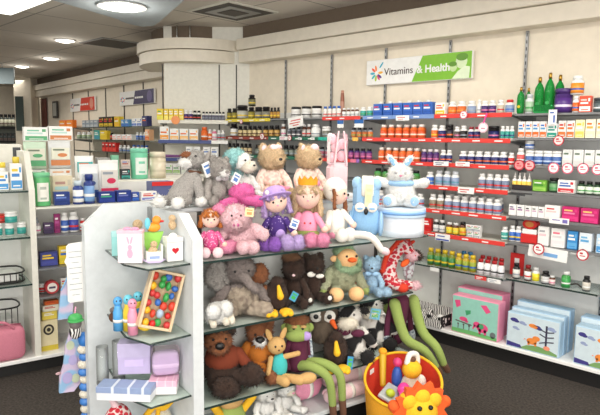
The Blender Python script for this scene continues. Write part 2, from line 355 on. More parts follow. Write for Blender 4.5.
# ------------------------------------------------------------------ shop goods: one mesh per kind and size, one object per piece
CACHE = {}
def goods(kind, w, h, cols):
    """-> (name, [(part name, mesh)]) ; cols = body, label, stripe, cap"""
    key = (kind, round(w, 3), round(h, 3), tuple(cols))
    if key in CACHE: return CACHE[key]
    B, Lb, S, K = [pm(c, 'plain', .35) for c in cols]; r = w / 2; out = []
    if kind in 'bjd':                                        # bottle, wide jar, narrow dropper
        ch = h * {'b': .2, 'j': .2, 'd': .34}[kind]; bh = h - ch; rc = r * {'b': .74, 'j': .98, 'd': .5}[kind]; rn = rc * .9
        p = [(r * .93, 0, 0), (r, h * .015, 0), (r, bh * .1, 0), (r * 1.006, bh * .1, 1), (r * 1.006, bh * .3, 2), (r * 1.006, bh * .42, 1), (r * 1.006, bh * .76, 1), (r, bh * .76, 0), (r, bh * .84, 0), (r * .93, bh * .9, 0), (rn, bh * .96, 0), (rn, bh, 0)]
        if kind == 'j': p = p[:8] + [(r, bh * .94, 0), (rn, bh * .98, 0), (rn, bh, 0)]
        out.append(('body', G().lathe(p, 14).mesh('body', [B, Lb, S])))
        q = [(rc, 0), (rc, ch * .85), (rc * .9, ch), (rc * .5, ch)]
        if kind == 'd': q = [(rc, 0), (rc, ch * .4), (rc * .62, ch * .46), (rc * .5, ch * .9), (rc * .25, ch)]
        out.append(('cap', G().lathe(q, 14).mesh('cap', [K])))
        out[-1] += ((0, 0, bh),)
    elif kind == 'x':                                        # printed carton with a coloured lower band
        d = min(w * .6, .07); g = G().box(0, 0, 0, w, d, h, 0, bev=.0012); y = -d / 2
        g.rect(0, h * .06, w * .92, h * .3, y, 2).rect(-w * .06, h * .5, w * .66, h * .12, y, 1).rect(-w * .12, h * .7, w * .5, h * .1, y, 3).rect(w * .33, h * .66, w * .16, h * .2, y, 2)
        g.rect(w * .0, h * .13, w * .6, h * .05, y - .0008, 0)
        out.append(('box', g.mesh('box', [B, Lb, S, K])))
    elif kind == 'p':                                        # soft pouch standing up
        rows = []
        for z, k, t in ((0, .96, .1), (.03, 1, .42), (.25, 1, .44), (.6, .99, .32), (.85, 1, .12), (.94, 1, .03), (1, 1, .025)):
            rows.append([(w / 2 * k * (abs(cos(a)) ** .5) * (1 if cos(a) > 0 else -1), w / 2 * t * sin(a), z * h) for a in [2 * PI * i / 20 for i in range(20)]])
        g = G().grid([[(0, 0, 0)]] + rows + [[(0, 0, h)]], 0); y = -w * .22
        g.rect(0, h * .34, w * .8, h * .42, y + .012, 1, .014).rect(0, h * .12, w * .86, h * .2, y, 2, .002).rect(-w * .08, h * .66, w * .5, h * .06, y - .002, 3, .002).disc(w * .08, h * .5, w * .22, h * .07, y - .002, 2, t=.002)
        out.append(('pouch', g.mesh('pouch', [B, Lb, S, K])))
        out.append(('seal', G().box(0, 0, h * .94, w * 1.0, w * .03, h * .07, bev=.001).mesh('seal', [B])))
    elif kind == 'g':                                        # bell-shaped glass bottle with a gold stopper
        p = [(r * .72, 0), (r * .95, h * .07), (r, h * .3), (r, h * .58), (r * .88, h * .7), (r * .55, h * .79), (r * .28, h * .84), (r * .26, h * .88)]
        out.append(('body', G().lathe(p, 16).mesh('body', [B])))
        out.append(('stopper', G().lathe([(r * .36, h * .85), (r * .38, h * .93), (r * .3, h)], 12).mesh('stopper', [K])))
        out.append(('sticker', G().disc(0, h * .26, r * .4, r * .4, -r * .98, 0, t=.004).mesh('sticker', [Lb])))
    elif kind == 'k':                                        # canister with a label on its front only
        out.append(('body', G().lathe([(r * .95, 0), (r, h * .03), (r, h * .86), (r * .97, h * .88)], 20).mesh('body', [B])))
        g = G(); A = [-PI / 2 - .75 + 1.5 * i / 8 for i in range(9)]
        for z0, z1, m in ((.14, .7, 0), (.5, .58, 1), (.2, .26, 1)):
            q = r * (1.006 if m == 0 else 1.012); a = A if m == 0 else A[2:7]
            g.add([(q * cos(t), q * sin(t), z0 * h) for t in a] + [(q * cos(t), q * sin(t), z1 * h) for t in a], [(i, i + 1, i + 1 + len(a), i + len(a)) for i in range(len(a) - 1)], m, True)
        out.append(('label_sheet', g.mesh('label_sheet', [Lb, S])))
        out.append(('lid', G().lathe([(r * 1.02, h * .86), (r * 1.03, h * .97), (r * .96, h)], 20).mesh('lid', [K])))
    elif kind == 't':                                        # tube standing on its cap
        p = [(r * .8, h * .16), (r * .86, h * .3), (r * .8, h * .6), (r * .6, h * .9), (r * .55, h)]
        out.append(('body', G().lathe([(a, b, i % 2) for i, (a, b) in enumerate(p)], 12).mesh('body', [B, Lb])))
        out.append(('cap', G().lathe([(r * .74, 0), (r * .74, h * .17)], 12).mesh('cap', [K])))
    CACHE[key] = out; return out
NAMES = {'b': ('pill_bottle', 'bottle'), 'j': ('supplement_jar', 'jar'), 'd': ('dropper_bottle', 'bottle'), 'x': ('carton', 'box'), 'p': ('pouch', 'pouch'), 'g': ('glass_bottle', 'bottle'), 't': ('tube', 'tube'), 'k': ('canister', 'tub')}
def put(kind, w, h, cols, loc, rz, label, group=None, name=None, cat=None, rot=None):
    parts = goods(kind, w, h, cols); nm, ct = NAMES[kind]
    t = link(name or nm, parts[0][1], None, loc, rz, rot); tag(t, label, cat or ct, group)
    for p in parts[1:]: link(p[0], p[1], t, p[2] if len(p) > 2 else (0, 0, 0))
    return t
WH = (238, 238, 236); BK = (24, 22, 24)
def row(fr, v, z, where, items):
    """items: first px, last px, count, kind, height px, (body, label, stripe, cap), description[, fraction of the pitch]"""
    for it in items:
        x0, x1, n, kind, hp, cols, desc = it[:7]; fill = it[7] if len(it) > 7 else (.9 if kind in 'xpg' else .98)
        p = (x1 - x0) / n; grp = desc + ' group, ' + where if n > 1 else None
        k = fr.mpp((x0 + x1) / 2, v, z); du = abs(fr.u((x0 + x1) / 2 + p / 2, v, z) - fr.u((x0 + x1) / 2 - p / 2, v, z)); wd_ = du * fill if kind == 'x' else min(p * k, du) * fill
        vv = max(v, -.312 + (wd_ / 2 if kind != 'x' else min(wd_ * .3, .035))) if fr is WALL and v < -.2 else v
        for i in range(n):
            px = x0 + p * (i + .5)
            lb = f'{desc}, {ORD[i]} from left, {where}' if n > 1 else f'{desc}, {where}'
            put(kind, wd_, hp * k, cols, fr.at(px, vv + rnd.uniform(-.004, .004), z), fr.rz + rnd.uniform(-.04, .04), lb, grp)

LEV = [1.745, 1.565, 1.38, 1.205, 1.022, .838, .575]
WHERE = 'top second third fourth fifth sixth bottom'.split()
def shelf(x0, x1, z, rail, label, fr=WALL, d=.33, rails=None):
    t = thing('wall_shelf', label, 'shelf', fr.w((x0 + x1) / 2, -.01, z), fr.rz); w = x1 - x0
    glass = rail == 'glass'
    obj('board', G().box(0, -d / 2, -.008, w - .01, d - .015, .01, bev=.002), 'glass' if glass else 'off_white' if rail != 'steel' else 'steel_grey', t)
    if glass: obj('front_edge', G().box(0, -d + .006, -.0085, w - .01, .004, .011), 'glass_edge', t)
    else:
        for a, b, c in (rails or [(x0, x1, rail)]):
            if c is None or b - a < .02: continue
            if c == 'steel': obj('front_edge', G().box((a + b) / 2 - (x0 + x1) / 2, -d + .004, -.014, b - a - .004, .008, .016, bev=.002), 'steel_grey', t); continue
            g = G().box((a + b) / 2 - (x0 + x1) / 2, -d + .004, -.024, b - a - .004, .008, .032, 0, bev=.002); q = a + .08
            while q < b - .06 and c != 'steel':
                ww = rnd.uniform(.05, .075); g.rect(q - (x0 + x1) / 2, -.014, ww, .009, -d, 1); q += rnd.uniform(.14, .19)
            obj('price_rail', g, [c, 'white'], t)
    for sx in (-1, 1):
        obj('bracket', G().prism([(0, -.01), (-d + .03, -.01), (-d + .03, -.02), (0, -.055)], lambda u, q, s: (sx * (w / 2 - .02) + s - .002, u, q), .004), 'steel_grey', t)
    return t
mat('steel', (150, 152, 154), .35, 'metal', metal=.6)
mat('rail_red', (222, 66, 60), .4); mat('rail_blue', (120, 150, 205), .4); mat('rail_green', (44, 110, 88), .4); mat('rail_lime', (160, 205, 80), .4); mat('rail_yellow', (225, 205, 60), .4); mat('rail_purple', (150, 110, 190), .4); mat('rail_orange', (245, 190, 90), .4); mat('rail_navy', (70, 84, 140), .4); mat('rail_pink', (226, 120, 150), .4); mat('rail_brown', (140, 62, 50), .4); mat('rail_teal', (40, 170, 150), .4)
U = lambda px, z: WALL.u(px, -.34, z)
for i, z in enumerate(LEV):
    if i < 6:
        rl = [(-3.06, -1.76, 'rail_red')]
        if i == 0: rl = [(-3.06, U(434, z), 'rail_blue'), (U(434, z), -1.76, 'rail_red')]
        shelf(-3.07, -1.755, z, 'rail_red', f'{WHERE[i]} shelf of the middle bay with red price rails', rails=rl)
        rl = [[(-4.9, U(270, z), 'rail_yellow'), (U(270, z), U(322, z), 'steel'), (U(322, z), -3.085, 'rail_red')],
              [(-4.9, U(268, z), 'rail_brown'), (U(268, z), U(318, z), 'rail_green'), (U(318, z), U(328, z), 'rail_teal'), (U(328, z), U(352, z), 'steel'), (U(352, z), U(358, z), 'rail_orange'), (U(358, z), -3.085, 'rail_lime')],
              [(-4.9, U(300, z), 'rail_green'), (U(300, z), U(350, z), 'rail_red'), (U(350, z), U(356, z), 'rail_pink'), (U(356, z), -3.085, 'rail_purple')]]
        shelf(-4.9, -3.075, z, 'steel', f'{WHERE[i]} shelf of the bay beside the column', rails=rl[i] if i < 3 else None)
        shelf(-1.745, -.62, z - (.004 if i == 0 else -.012), 'steel', f'{WHERE[i]} grey-edged shelf of the bay with green bottles')
    else:
        shelf(-3.07, -1.755, z, 'glass', 'lowest glass shelf, with yellow-capped and red-capped bottles')
        shelf(-1.745, -1.13, z + .012, 'glass', 'lowest glass shelf, with a few lone medicine bottles')
        shelf(-4.9, -3.075, z, 'glass', 'lowest glass shelf of the bay beside the column')
        tag(obj('shelf_bracket', G().tube([(0, .3, -.02), (0, 0, -.02), (.02, -.06, .01)], .007, n=6), 'chrome', loc=(-1.122, 3.93, z + .01)), 'chrome hook bracket at the end of the lowest glass shelf', 'bracket')
M = -.285                                                   # row of goods just behind the shelf edge
w7 = ['%s red-railed shelf' % q for q in WHERE]; e7 = ['%s grey-edged shelf' % q for q in WHERE]; l7 = ['%s shelf beside the column' % q for q in WHERE]
e = .004
BLU = (52, 104, 190); ORG = (226, 110, 44); PUR = (70, 44, 110); NVY = (44, 50, 110); GRB = (140, 158, 190); AMB = (92, 48, 26); YEL = (228, 196, 50); TEA = (60, 160, 150); PNK = (222, 120, 160); GRN = (70, 150, 80); MAG = (196, 40, 110); RED = (206, 44, 42); GRY = (150, 158, 168); LBL = (120, 165, 215)
row(WALL, M, LEV[0] + e, w7[0], [
    (374, 434, 6, 'x', 12.5, (BLU, WH, (40, 84, 168), RED), 'blue carton with red top edge'), (436, 447, 1, 'x', 12, (WH, ORG, YEL, RED), 'white carton with yellow corner'),
    (448, 466, 2, 'b', 13, (WH, ORG, (240, 160, 60), WH), 'orange labelled tub'), (467, 476, 1, 'b', 13, (WH, GRB, GRY, WH), 'grey labelled white bottle'), (477, 481, 1, 'b', 14, (WH, WH, GRY, WH), 'slim plain white bottle'),
    (481, 496, 2, 'b', 13, (WH, PUR, PNK, WH), 'purple labelled white bottle'), (497, 504, 1, 'b', 13.5, (WH, (200, 190, 170), RED, WH), 'tan labelled white bottle'), (505, 514, 1, 'b', 13.5, (WH, GRB, BLU, RED), 'pale blue bottle with red cap')])
row(WALL, M + .08, LEV[0] + e, w7[0], [(376, 433, 6, 'b', 15, (RED, WH, RED, WH), 'white bottle behind the blue cartons', .7)])
row(WALL, M, LEV[0] + e, l7[0], [
    (227, 237, 2, 'b', 11, (BK, (150, 140, 60), YEL, BK), 'black jar with small yellow label'), (237, 248, 1, 'j', 14, (BK, (190, 190, 180), YEL, BK), 'widest black jar with grey label'), (248, 255, 1, 'b', 12, (BK, (150, 140, 60), YEL, BK), 'black yellow-banded bottle beside the widest jar'),
    (255, 270, 2, 'j', 12, (BK, (130, 130, 120), YEL, BK), 'wide black jar with yellow band'), (270, 280, 3, 'b', 11, (BK, (190, 140, 60), YEL, BK), 'small black bottle with amber label'),
    (291, 322, 3, 'j', 11.5, (WH, (222, 222, 220), BK, BK), 'white jar with black lid and mark'), (323, 341, 4, 'b', 11, (WH, (230, 225, 220), RED, BLU), 'white bottle with blue cap'), (342, 359, 4, 'b', 9, (AMB, WH, GRY, WH), 'small brown bottle with white label'), (360, 373, 2, 'b', 9.5, (WH, TEA, GRN, WH), 'white bottle with teal label')])
p = WALL.at(252, M + .01, LEV[0] + 12 * .0103 + .012); put('b', .075, .115, (BK, (120, 120, 90), YEL, BK), p, 0, 'black yellow-labelled bottle standing on top of the black jars')
put('t', .05, .25, ((150, 90, 70), (190, 140, 120), GRY, (160, 110, 90)), WALL.at(342, -.12, LEV[0] + e), 0, 'tall brown tube standing behind the small brown bottles')
row(WALL, M, LEV[1] + e, l7[1], [
    (230, 238, 1, 'b', 13, (BK, WH, (200, 170, 90), BK), 'biggest black bottle with cream label'), (238, 262, 5, 'b', 11, (BK, (220, 200, 150), AMB, BK), 'black bottle with cream label'), (263, 280, 3, 'b', 11.5, (BK, (200, 160, 90), AMB, BK), 'black bottle with tan label'), (281, 286, 1, 'b', 13, (AMB, WH, PNK, WH), 'brown bottle with pink-striped label'),
    (287, 301, 3, 'b', 10, (GRY, (90, 90, 100), WH, BK), 'grey bottle with dark label'), (302, 311, 2, 'b', 13, (AMB, (200, 195, 190), RED, WH), 'brown bottle with white cap and pale label'), (311, 321, 1, 'b', 13, (WH, WH, GRY, WH), 'plain white bottle with sloping shoulder'), (322, 331, 1, 'j', 11, (WH, (120, 120, 110), GRY, WH), 'low white jar with grey label'),
    (351, 373, 4, 'b', 10, (GRY, (210, 120, 60), (120, 160, 80), BK), 'small bottle with orange label')])
row(WALL, M, LEV[1] + e, w7[1], [
    (380, 425, 6, 'b', 13.5, (ORG, (214, 86, 40), (245, 220, 200), (236, 228, 220)), 'orange bottle with pale cap'), (431, 438, 1, 'b', 13.5, (WH, ORG, YEL, WH), 'white bottle with orange label'), (438, 446, 1, 'b', 13, (WH, NVY, RED, WH), 'white bottle with navy label'), (446.5, 453, 1, 'j', 14, (BK, (50, 45, 60), ORG, BK), 'round black tub with orange spot'),
    (454, 460, 1, 'b', 12, (WH, (90, 80, 80), PNK, WH), 'white bottle with brown label'), (460, 467, 1, 'b', 13, (WH, BK, GRY, WH), 'white bottle with black label'), (468, 480, 2, 'b', 12, (WH, NVY, RED, (150, 40, 50)), 'navy bottle with dark red cap'), (488, 499, 1, 'j', 13, (BK, NVY, PNK, BK), 'wide dark blue tub with pink spot'), (500, 514, 3, 'b', 13, (WH, TEA, NVY, WH), 'white bottle with teal label')])
row(WALL, M, LEV[2] + e, l7[2], [(228, 252, 6, 'b', 11, (BK, (200, 180, 140), AMB, BK), 'short black bottle with tan label'), (255, 300, 8, 'b', 11, (BK, (120, 130, 120), GRY, BK), 'dark bottle behind the beige bears'), (303, 347, 6, 'b', 11, (GRY, (170, 90, 110), GRY, BK), 'dark capped bottle behind the pink bag'), (348, 372, 4, 'b', 11, (PUR, (150, 70, 130), PNK, BK), 'purple bottle with black cap')])
row(WALL, M, LEV[2] + e, w7[2], [
    (378, 420, 6, 'b', 13, (ORG, (220, 100, 50), (245, 225, 205), (236, 228, 220)), 'orange bottle with pale cap'), (421, 439, 3, 'b', 13, (PUR, (96, 50, 110), PNK, (230, 222, 225)), 'purple bottle with pale cap'), (440, 452, 2, 'b', 13, (WH, NVY, ORG, WH), 'navy bottle between the two gaps'), (459, 507, 6, 'b', 13, (WH, NVY, ORG, WH), 'white-capped navy bottle with orange edge'), (508, 514, 1, 'b', 13, (WH, RED, WH, WH), 'white bottle with red label')])
row(WALL, M + .095, LEV[1] + e, w7[1], [(382, 426, 6, 'b', 13.5, (ORG, (214, 86, 40), (245, 220, 200), (236, 228, 220)), 'orange bottle in second line')])
row(WALL, M + .095, LEV[2] + e, w7[2], [(380, 421, 6, 'b', 13, (ORG, (220, 100, 50), (245, 225, 205), (236, 228, 220)), 'orange bottle in second line'), (461, 508, 6, 'b', 13, (WH, NVY, ORG, WH), 'navy bottle in second line')])
row(WALL, M + .095, LEV[4] + e, w7[4], [(447, 503, 7, 'b', 15.5, (WH, (128, 142, 172), RED, WH), 'blue grey labelled bottle in second line')])
row(WALL, M, LEV[3] + e, w7[3], [(374, 398, 3, 'b', 13, (GRN, (90, 140, 70), WH, BK), 'green bottle behind the white rabbit'), (403, 420, 2, 'b', 13, (GRN, (80, 130, 60), WH, BK), 'green bottle beyond the rabbit ears'), (426, 434, 1, 'b', 13, (WH, BLU, GRY, WH), 'small white bottle with blue label'), (435, 459, 3, 'b', 15, (WH, GRB, (90, 150, 170), (226, 230, 236)), 'pale blue bottle with clear cap'), (478, 509, 4, 'b', 15.5, (WH, (120, 132, 160), RED, WH), 'white bottle with slate blue label')])
row(WALL, M, LEV[4] + e, w7[4], [(377, 424, 6, 'b', 13, (WH, GRB, RED, WH), 'white bottle behind the round blue box'), (429, 444, 2, 'b', 14.5, (WH, (140, 130, 110), RED, WH), 'white bottle with olive label'), (444, 501, 7, 'b', 15.5, (WH, (128, 142, 172), RED, WH), 'white bottle with blue grey label')])
row(WALL, M, LEV[5] + e, w7[5], [(424, 432, 1, 'x', 13, (RED, WH, (180, 30, 30), WH), 'red carton'), (433, 445, 2, 'b', 13, (BK, (215, 215, 215), GRY, WH), 'dark bottle with white cap'), (446, 459, 2, 'b', 12, (AMB, YEL, (200, 220, 90), WH), 'amber bottle with yellow label'), (459, 466, 1, 'b', 14, (AMB, (210, 180, 50), ORG, BK), 'amber bottle with black cap'), (467, 481, 2, 'x', 6.5, (WH, GRN, GRY, RED), 'low white carton with green band')])
for i, px in enumerate((470.5, 477.5)): put('x', .06, .045, (WH, (120, 170, 120), GRY, RED), WALL.at(px, M, LEV[5] + e + .048), 0, f'low white carton stacked upper {("nearer the amber bottle", "farther from the amber bottle")[i]}')
row(WALL, M, LEV[6] + e, w7[6], [(427, 455, 4, 'b', 17, ((120, 130, 40), (60, 130, 70), YEL, YEL), 'yellow-capped bottle with green label'), (455, 476, 3, 'b', 16.5, ((190, 160, 40), (150, 165, 50), BLU, YEL), 'yellow-capped bottle with yellow label'), (477, 504, 4, 'b', 15, (WH, (225, 225, 228), BK, (180, 24, 30)), 'white bottle with red cap')])
row(WALL, M + .085, LEV[6] + e, w7[6], [(460, 473, 2, 'b', 17, (WH, BLU, WH, (50, 120, 170)), 'blue-capped bottle in second line'), (479, 504, 4, 'b', 16, (WH, (225, 225, 228), BK, (180, 24, 30)), 'red-capped bottle in second line')])
# bay with the green bottles
E0 = LEV[0]
row(WALL, M, E0, e7[0], [(516, 524, 1, 'g', 26, ('green_glass', YEL, YEL, 'gold'), 'small green glass bottle with yellow dot'), (525, 533, 1, 'b', 19, ((222, 226, 228), (170, 200, 170), GRN, (200, 204, 208)), 'grey white bottle beside the yellow-dot bottle'),
    (554, 572, 1, 'j', 24, (PUR, (84, 50, 130), (225, 215, 235), PUR), 'big purple tub with pale band'), (572, 579, 1, 'b', 16, (WH, ORG, BLU, WH), 'small orange and white bottle beneath another'), (579, 592, 1, 'x', 16, ((232, 84, 58), WH, (242, 236, 232), (240, 200, 190)), 'red and white carton'), (593, 605, 1, 'j', 14, ((70, 80, 84), (90, 104, 108), WH, (60, 64, 70)), 'dark grey tin')])
row(WALL, M + .1, E0, e7[0], [(524, 531, 1, 'g', 26, ('green_glass', (120, 190, 90), YEL, 'gold'), 'small green glass bottle behind the grey white bottle'), (553, 563.5, 1, 'g', 38, ('green_glass', GRN, YEL, 'gold'), 'tall green glass bottle nearest the purple tub')])
row(WALL, M + .065, E0, e7[0], [(533, 543.5, 1, 'g', 36, ('green_glass', (60, 170, 90), YEL, 'gold'), 'tall green glass bottle beside the small ones'), (543, 553.5, 1, 'g', 40, ('green_glass', (60, 170, 90), YEL, 'gold'), 'tallest green glass bottle in the middle')])
tag(obj('gift_tray', G().box(0, 0, 0, .13, .04, .055, bev=.01), 'green_glass', loc=WALL.at(543, M - .01, E0)), 'dark green glossy tray in front of the tall green bottles', 'tray')
put('b', .08, .12, (WH, (240, 150, 50), (60, 90, 170), WH), WALL.at(577, M + .01, E0 + 16 * .0071), 0, 'orange, yellow and white bottle standing on another bottle')
row(WALL, M, LEV[1] + .0165, e7[1], [(518, 547, 4, 'x', 16, (WH, (90, 150, 200), ORG, BLU), 'white carton with blue and orange base'), (547, 558, 1, 'x', 14, (WH, TEA, (40, 150, 130), TEA), 'white and teal carton'), (558, 575, 2, 'x', 17, (WH, ORG, (214, 120, 60), RED), 'white carton with copper base'), (575, 585, 1, 'x', 18, ((245, 235, 190), WH, (236, 206, 100), YEL), 'pale yellow carton'), (585, 618, 3, 'x', 19, ((246, 240, 220), (240, 170, 80), (236, 226, 190), ORG), 'cream carton with orange edge')])
row(WALL, M, LEV[2] + .0165, e7[2], [(516.5, 524, 1, 'b', 16, (WH, (220, 90, 90), WH, WH), 'white bottle with red band'), (525, 561, 4, 'j', 14.5, (WH, (70, 104, 170), (190, 210, 235), WH), 'white tub with blue band'), (562, 606, 4, 'x', 17, ((226, 228, 226), WH, (214, 216, 214), (90, 110, 90)), 'pale grey carton with leaf mark')])
put('j', .06, .06, (WH, (70, 104, 170), WH, WH), WALL.at(529.5, M, LEV[2] + .0165 + .105), 0, 'white tub stacked on the first blue-banded tub')
row(WALL, M, LEV[3] + .0165, e7[3], [(512, 531, 4, 'd', 17, (WH, (240, 205, 90), (220, 160, 50), (235, 232, 228)), 'slim yellow bottle in the dark tray'), (533, 548, 1, 'x', 11, ((110, 170, 60), (60, 130, 50), (150, 200, 90), WH), 'green carton with leaf picture'), (549, 558, 1, 'j', 14, ((40, 70, 50), (110, 160, 110), GRN, BK), 'dark green jar'), (558, 577, 1, 'x', 13, (WH, (60, 100, 180), (206, 60, 70), (60, 100, 180)), 'blue, white and red carton'), (577, 609, 4, 'b', 13, ((40, 70, 44), (220, 232, 216), GRN, BK), 'green bottle with black cap')])
tag(obj('bottle_tray', G().box(0, 0, 0, .135, .012, .035, 0, bev=.002), [(46, 40, 44)], loc=WALL.at(521.5, M - .035, LEV[3] + .017)), 'dark display tray front below the slim yellow bottles', 'tray')
row(WALL, M, LEV[4] + .0165, e7[4], [(509, 525, 2, 'x', 11, (WH, (150, 90, 150), (236, 232, 236), PUR), 'white carton with purple mark'), (525, 545, 3, 'x', 11, (WH, (200, 160, 190), (236, 232, 236), BK), 'white carton with grey mark'), (545, 562, 1, 'x', 14, (WH, (236, 200, 200), (242, 238, 236), (200, 50, 60)), 'white carton with red top edge'), (562, 600, 2, 'x', 14.5, (MAG, (226, 130, 170), (216, 60, 130), (240, 200, 120)), 'magenta carton with gold flower'), (600, 614, 1, 'x', 14, ((170, 30, 90), (226, 130, 170), (216, 60, 130), (240, 200, 120)), 'darker magenta carton at the shelf end')])
row(WALL, M, LEV[5] + .0165, e7[5], [(501, 508, 1, 'b', 13, (WH, TEA, (200, 230, 220), WH), 'white bottle with teal band'), (509, 521, 2, 'b', 15.5, (WH, BLU, YEL, WH), 'white tub with blue and yellow label'), (538, 550, 1, 'x', 19, (WH, (236, 200, 206), (240, 236, 236), (170, 170, 176)), 'slim white carton with pink line'), (551, 566, 1, 'x', 19, (WH, (214, 210, 212), (240, 226, 228), (226, 120, 140)), 'wide white carton with pink line'), (567, 578, 1, 'x', 18, ((60, 140, 205), WH, (100, 170, 220), WH), 'bright blue carton'), (579, 593, 1, 'x', 18, ((222, 232, 240), (90, 160, 210), WH, (120, 180, 220)), 'pale carton with blue drop'), (596, 612, 1, 'x', 19, ((190, 215, 235), WH, (80, 150, 210), WH), 'pale blue carton with a blue curve')])
t = thing('tissue_box', 'red carton with white top band below the round red tin', 'box', WALL.at(530, M + .02, LEV[5] + .0165))
obj('box', G().box(0, 0, 0, .115, .06, .062, bev=.003), 'red', t); obj('band', G().box(0, 0, .062, .1, .055, .035, bev=.004), 'white', t)
t = thing('round_tin', 'round red tin standing on edge above the red carton', 'tin', WALL.at(531, M + .02, LEV[5] + .0165 + .098))
obj('tin', G().grid([[(0, -.03, .034)]] + [[(.05 * k * cos(2 * PI * i / 20), y, .034 + .034 * k * sin(2 * PI * i / 20)) for i in range(20)] for y, k in ((-.03, .7), (-.028, 1), (.03, 1))] + [[(0, .03, .034)]], 0, False), 'red', t)
obj('picture', G().disc(0, .034, .03, .02, -.0302, 0), [(206, 130, 70)], t)
row(WALL, M, LEV[6] + .016, 'lowest glass shelf', [(512.5, 519.5, 1, 'b', 15.5, (BK, (226, 222, 216), GRY, BK), 'dark bottle with white label in front of the red card'), (524, 531, 1, 'b', 15.5, (AMB, WH, RED, (150, 24, 30)), 'amber bottle with red cap'), (532, 539, 1, 'b', 14.5, (WH, (232, 220, 50), YEL, WH), 'white-capped yellow bottle'), (541, 549.5, 1, 'b', 12.5, (BK, (200, 200, 200), WH, BK), 'black bottle with silver label'), (549, 555, 1, 'b', 9.5, (AMB, (236, 210, 210), PNK, WH), 'tiny amber bottle with white cap'), (561, 570, 1, 'b', 16, ((60, 150, 70), (60, 160, 80), WH, WH), 'green bottle with white cap'), (582, 590, 1, 'b', 15, (BK, (206, 200, 190), WH, BK), 'black-capped bottle standing alone near the shelf end')])
t = thing('display_card', 'red stand-up card with a white panel on the lowest glass shelf', 'card', WALL.at(516.5, M + .1, LEV[6] + .016), 0)
obj('card', G().box(0, 0, 0, .1, .012, .16, bev=.002), 'red', t); obj('panel', G().rect(0, .05, .035, .075, -.0062, 0), 'white', t); obj('foot', G().box(0, .03, 0, .06, .05, .01), 'red', t)
tag(obj('hook_clip', G().tube([(-.05, 0, .012), (0, -.01, .03), (.03, 0, .012), (.05, 0, .05)], .005, n=6), 'dark_slot', loc=WALL.at(577, M + .03, LEV[6] + .016)), 'dark wire clip lying between the green and the black-capped bottle', 'clip')
# price dots, hanging signs and cards at the shelf edges
mat('dot_pink', (214, 96, 124), .4); mat('dot_red', (190, 40, 60), .4)
def dot(px, py, rpx, rim, label, face='white', v=-.352):
    z = zat(WALL, px, py, v)
    r = rpx * WALL.mpp(px, v, z); t = thing('price_disc', label, 'price tag', WALL.at(px, v, z))
    ringg = G()
    for rr, y, y2, n_ in ((r, 0, .003, 0),): ringg.prism([(rr * cos(2 * PI * i / 24), rr * sin(2 * PI * i / 24)) for i in range(24)], lambda u, w, d: (u, y + d, w), y2)
    obj('rim', ringg, rim, t); obj('face', G().disc(0, 0, r * .8, r * .8, 0, 0, 24).rect(0, -r * .25, r * .9, r * .16, -.0008, 1).rect(-r * .2, r * .12, r * .5, r * .3, -.0008, 1), [face, rim], t)
    obj('clip', G().box(0, .006, r * .5, r * .3, .012, r * .5), 'clear', t)
for a in ((463.5, 114.8, 4.2, 'dot_pink', 'white round price disc on the rail under the orange tubs'), (558.5, 140.5, 5.2, 'dot_red', 'pinkish round price disc below the copper cartons', (246, 216, 214)),
          (519, 165, 5.3, 'dot_red', 'red round price disc, first of the two below the blue-banded tubs', (232, 150, 150)), (529.5, 165.5, 5.3, 'dot_red', 'red round price disc, second of the two below the blue-banded tubs', (236, 180, 180)),
          (553.5, 168, 5.6, 'dot_pink', 'pink-rimmed price disc below the last blue-banded tub'), (567.5, 168.4, 5.6, 'dot_pink', 'pink-rimmed price disc below the first grey leaf carton'), (583, 168.6, 5.6, 'dot_pink', 'pink-rimmed price disc below the second grey leaf carton'), (597.5, 169.5, 5.6, 'dot_pink', 'pink-rimmed price disc cut by the picture edge'),
          (538.5, 249, 5.8, 'dot_red', 'red-rimmed price disc over the white banner strip', 'white', -.39), (582.5, 255, 5.8, 'dot_red', 'red-rimmed price disc below the bright blue carton', 'white', -.375), (262, 136.5, 3.2, 'dot_red', 'small red price disc under the black bottles'), (289.5, 138, 2.6, 'dot_red', 'tiny red price disc beside the small white tag'), (241, 121.5, 2.2, 'dot_pink', 'tiny pink price disc on the yellow rail')): dot(*a)
cardz = lambda px, py, v: zat(WALL, px, py, v)
def card(px, py, wpx, hpx, label, inks=('white', (60, 100, 180)), tilt=0, v=-.356, name='price_card', marks=((-.1, .55, .6, .16), (-.15, .2, .4, .14)), thick=.0025):
    z = cardz(px, py, v); k = WALL.mpp(px, v, z); w, h = WALL.u(px + wpx / 2, v, z) - WALL.u(px - wpx / 2, v, z), hpx * k
    g = G().box(0, 0, -h / 2, w, thick, h, 0)
    for x, y, a, b in marks: g.rect(x * w, -h / 2 + y * h, a * w, b * h, -thick / 2, 1)
    t = thing(name, label, 'card', WALL.at(px, v, z)); t.rotation_euler = (0, tilt, 0)
    obj('sheet', g, list(inks), t); obj('holder', G().box(0, .006, h * .3, w * .2, .01, h * .22), 'clear', t)
card(402.5, 118, 13, 5, 'white price card on the blue rail under the blue cartons', ('white', (200, 90, 100)))
card(441, 163.5, 15, 4.6, 'white price card under the navy bottles, nearer the orange ones', ('white', NVY)); card(462.5, 164, 14, 4.6, 'white price card under the gap between the navy bottles', ('white', (210, 90, 90)))
card(466, 190.5, 16, 6.5, 'white and red price card on the fourth red rail', ('white', (200, 80, 80))); card(442.5, 237.5, 14.5, 7, 'white price card with blue foot below the dark bottles', ('white', (70, 90, 170)), marks=((0, .06, .9, .22), (-.1, .6, .5, .14)))
card(434.5, 269.5, 9, 3.6, 'small white price card below the yellow-capped bottles', ('white', 'white')); card(480.5, 278, 11.5, 4, 'red price card on the lowest glass shelf', ((216, 70, 66), 'white')); card(494, 281, 13, 4.2, 'white price card beside the red one on the glass shelf', ('white', GRY))
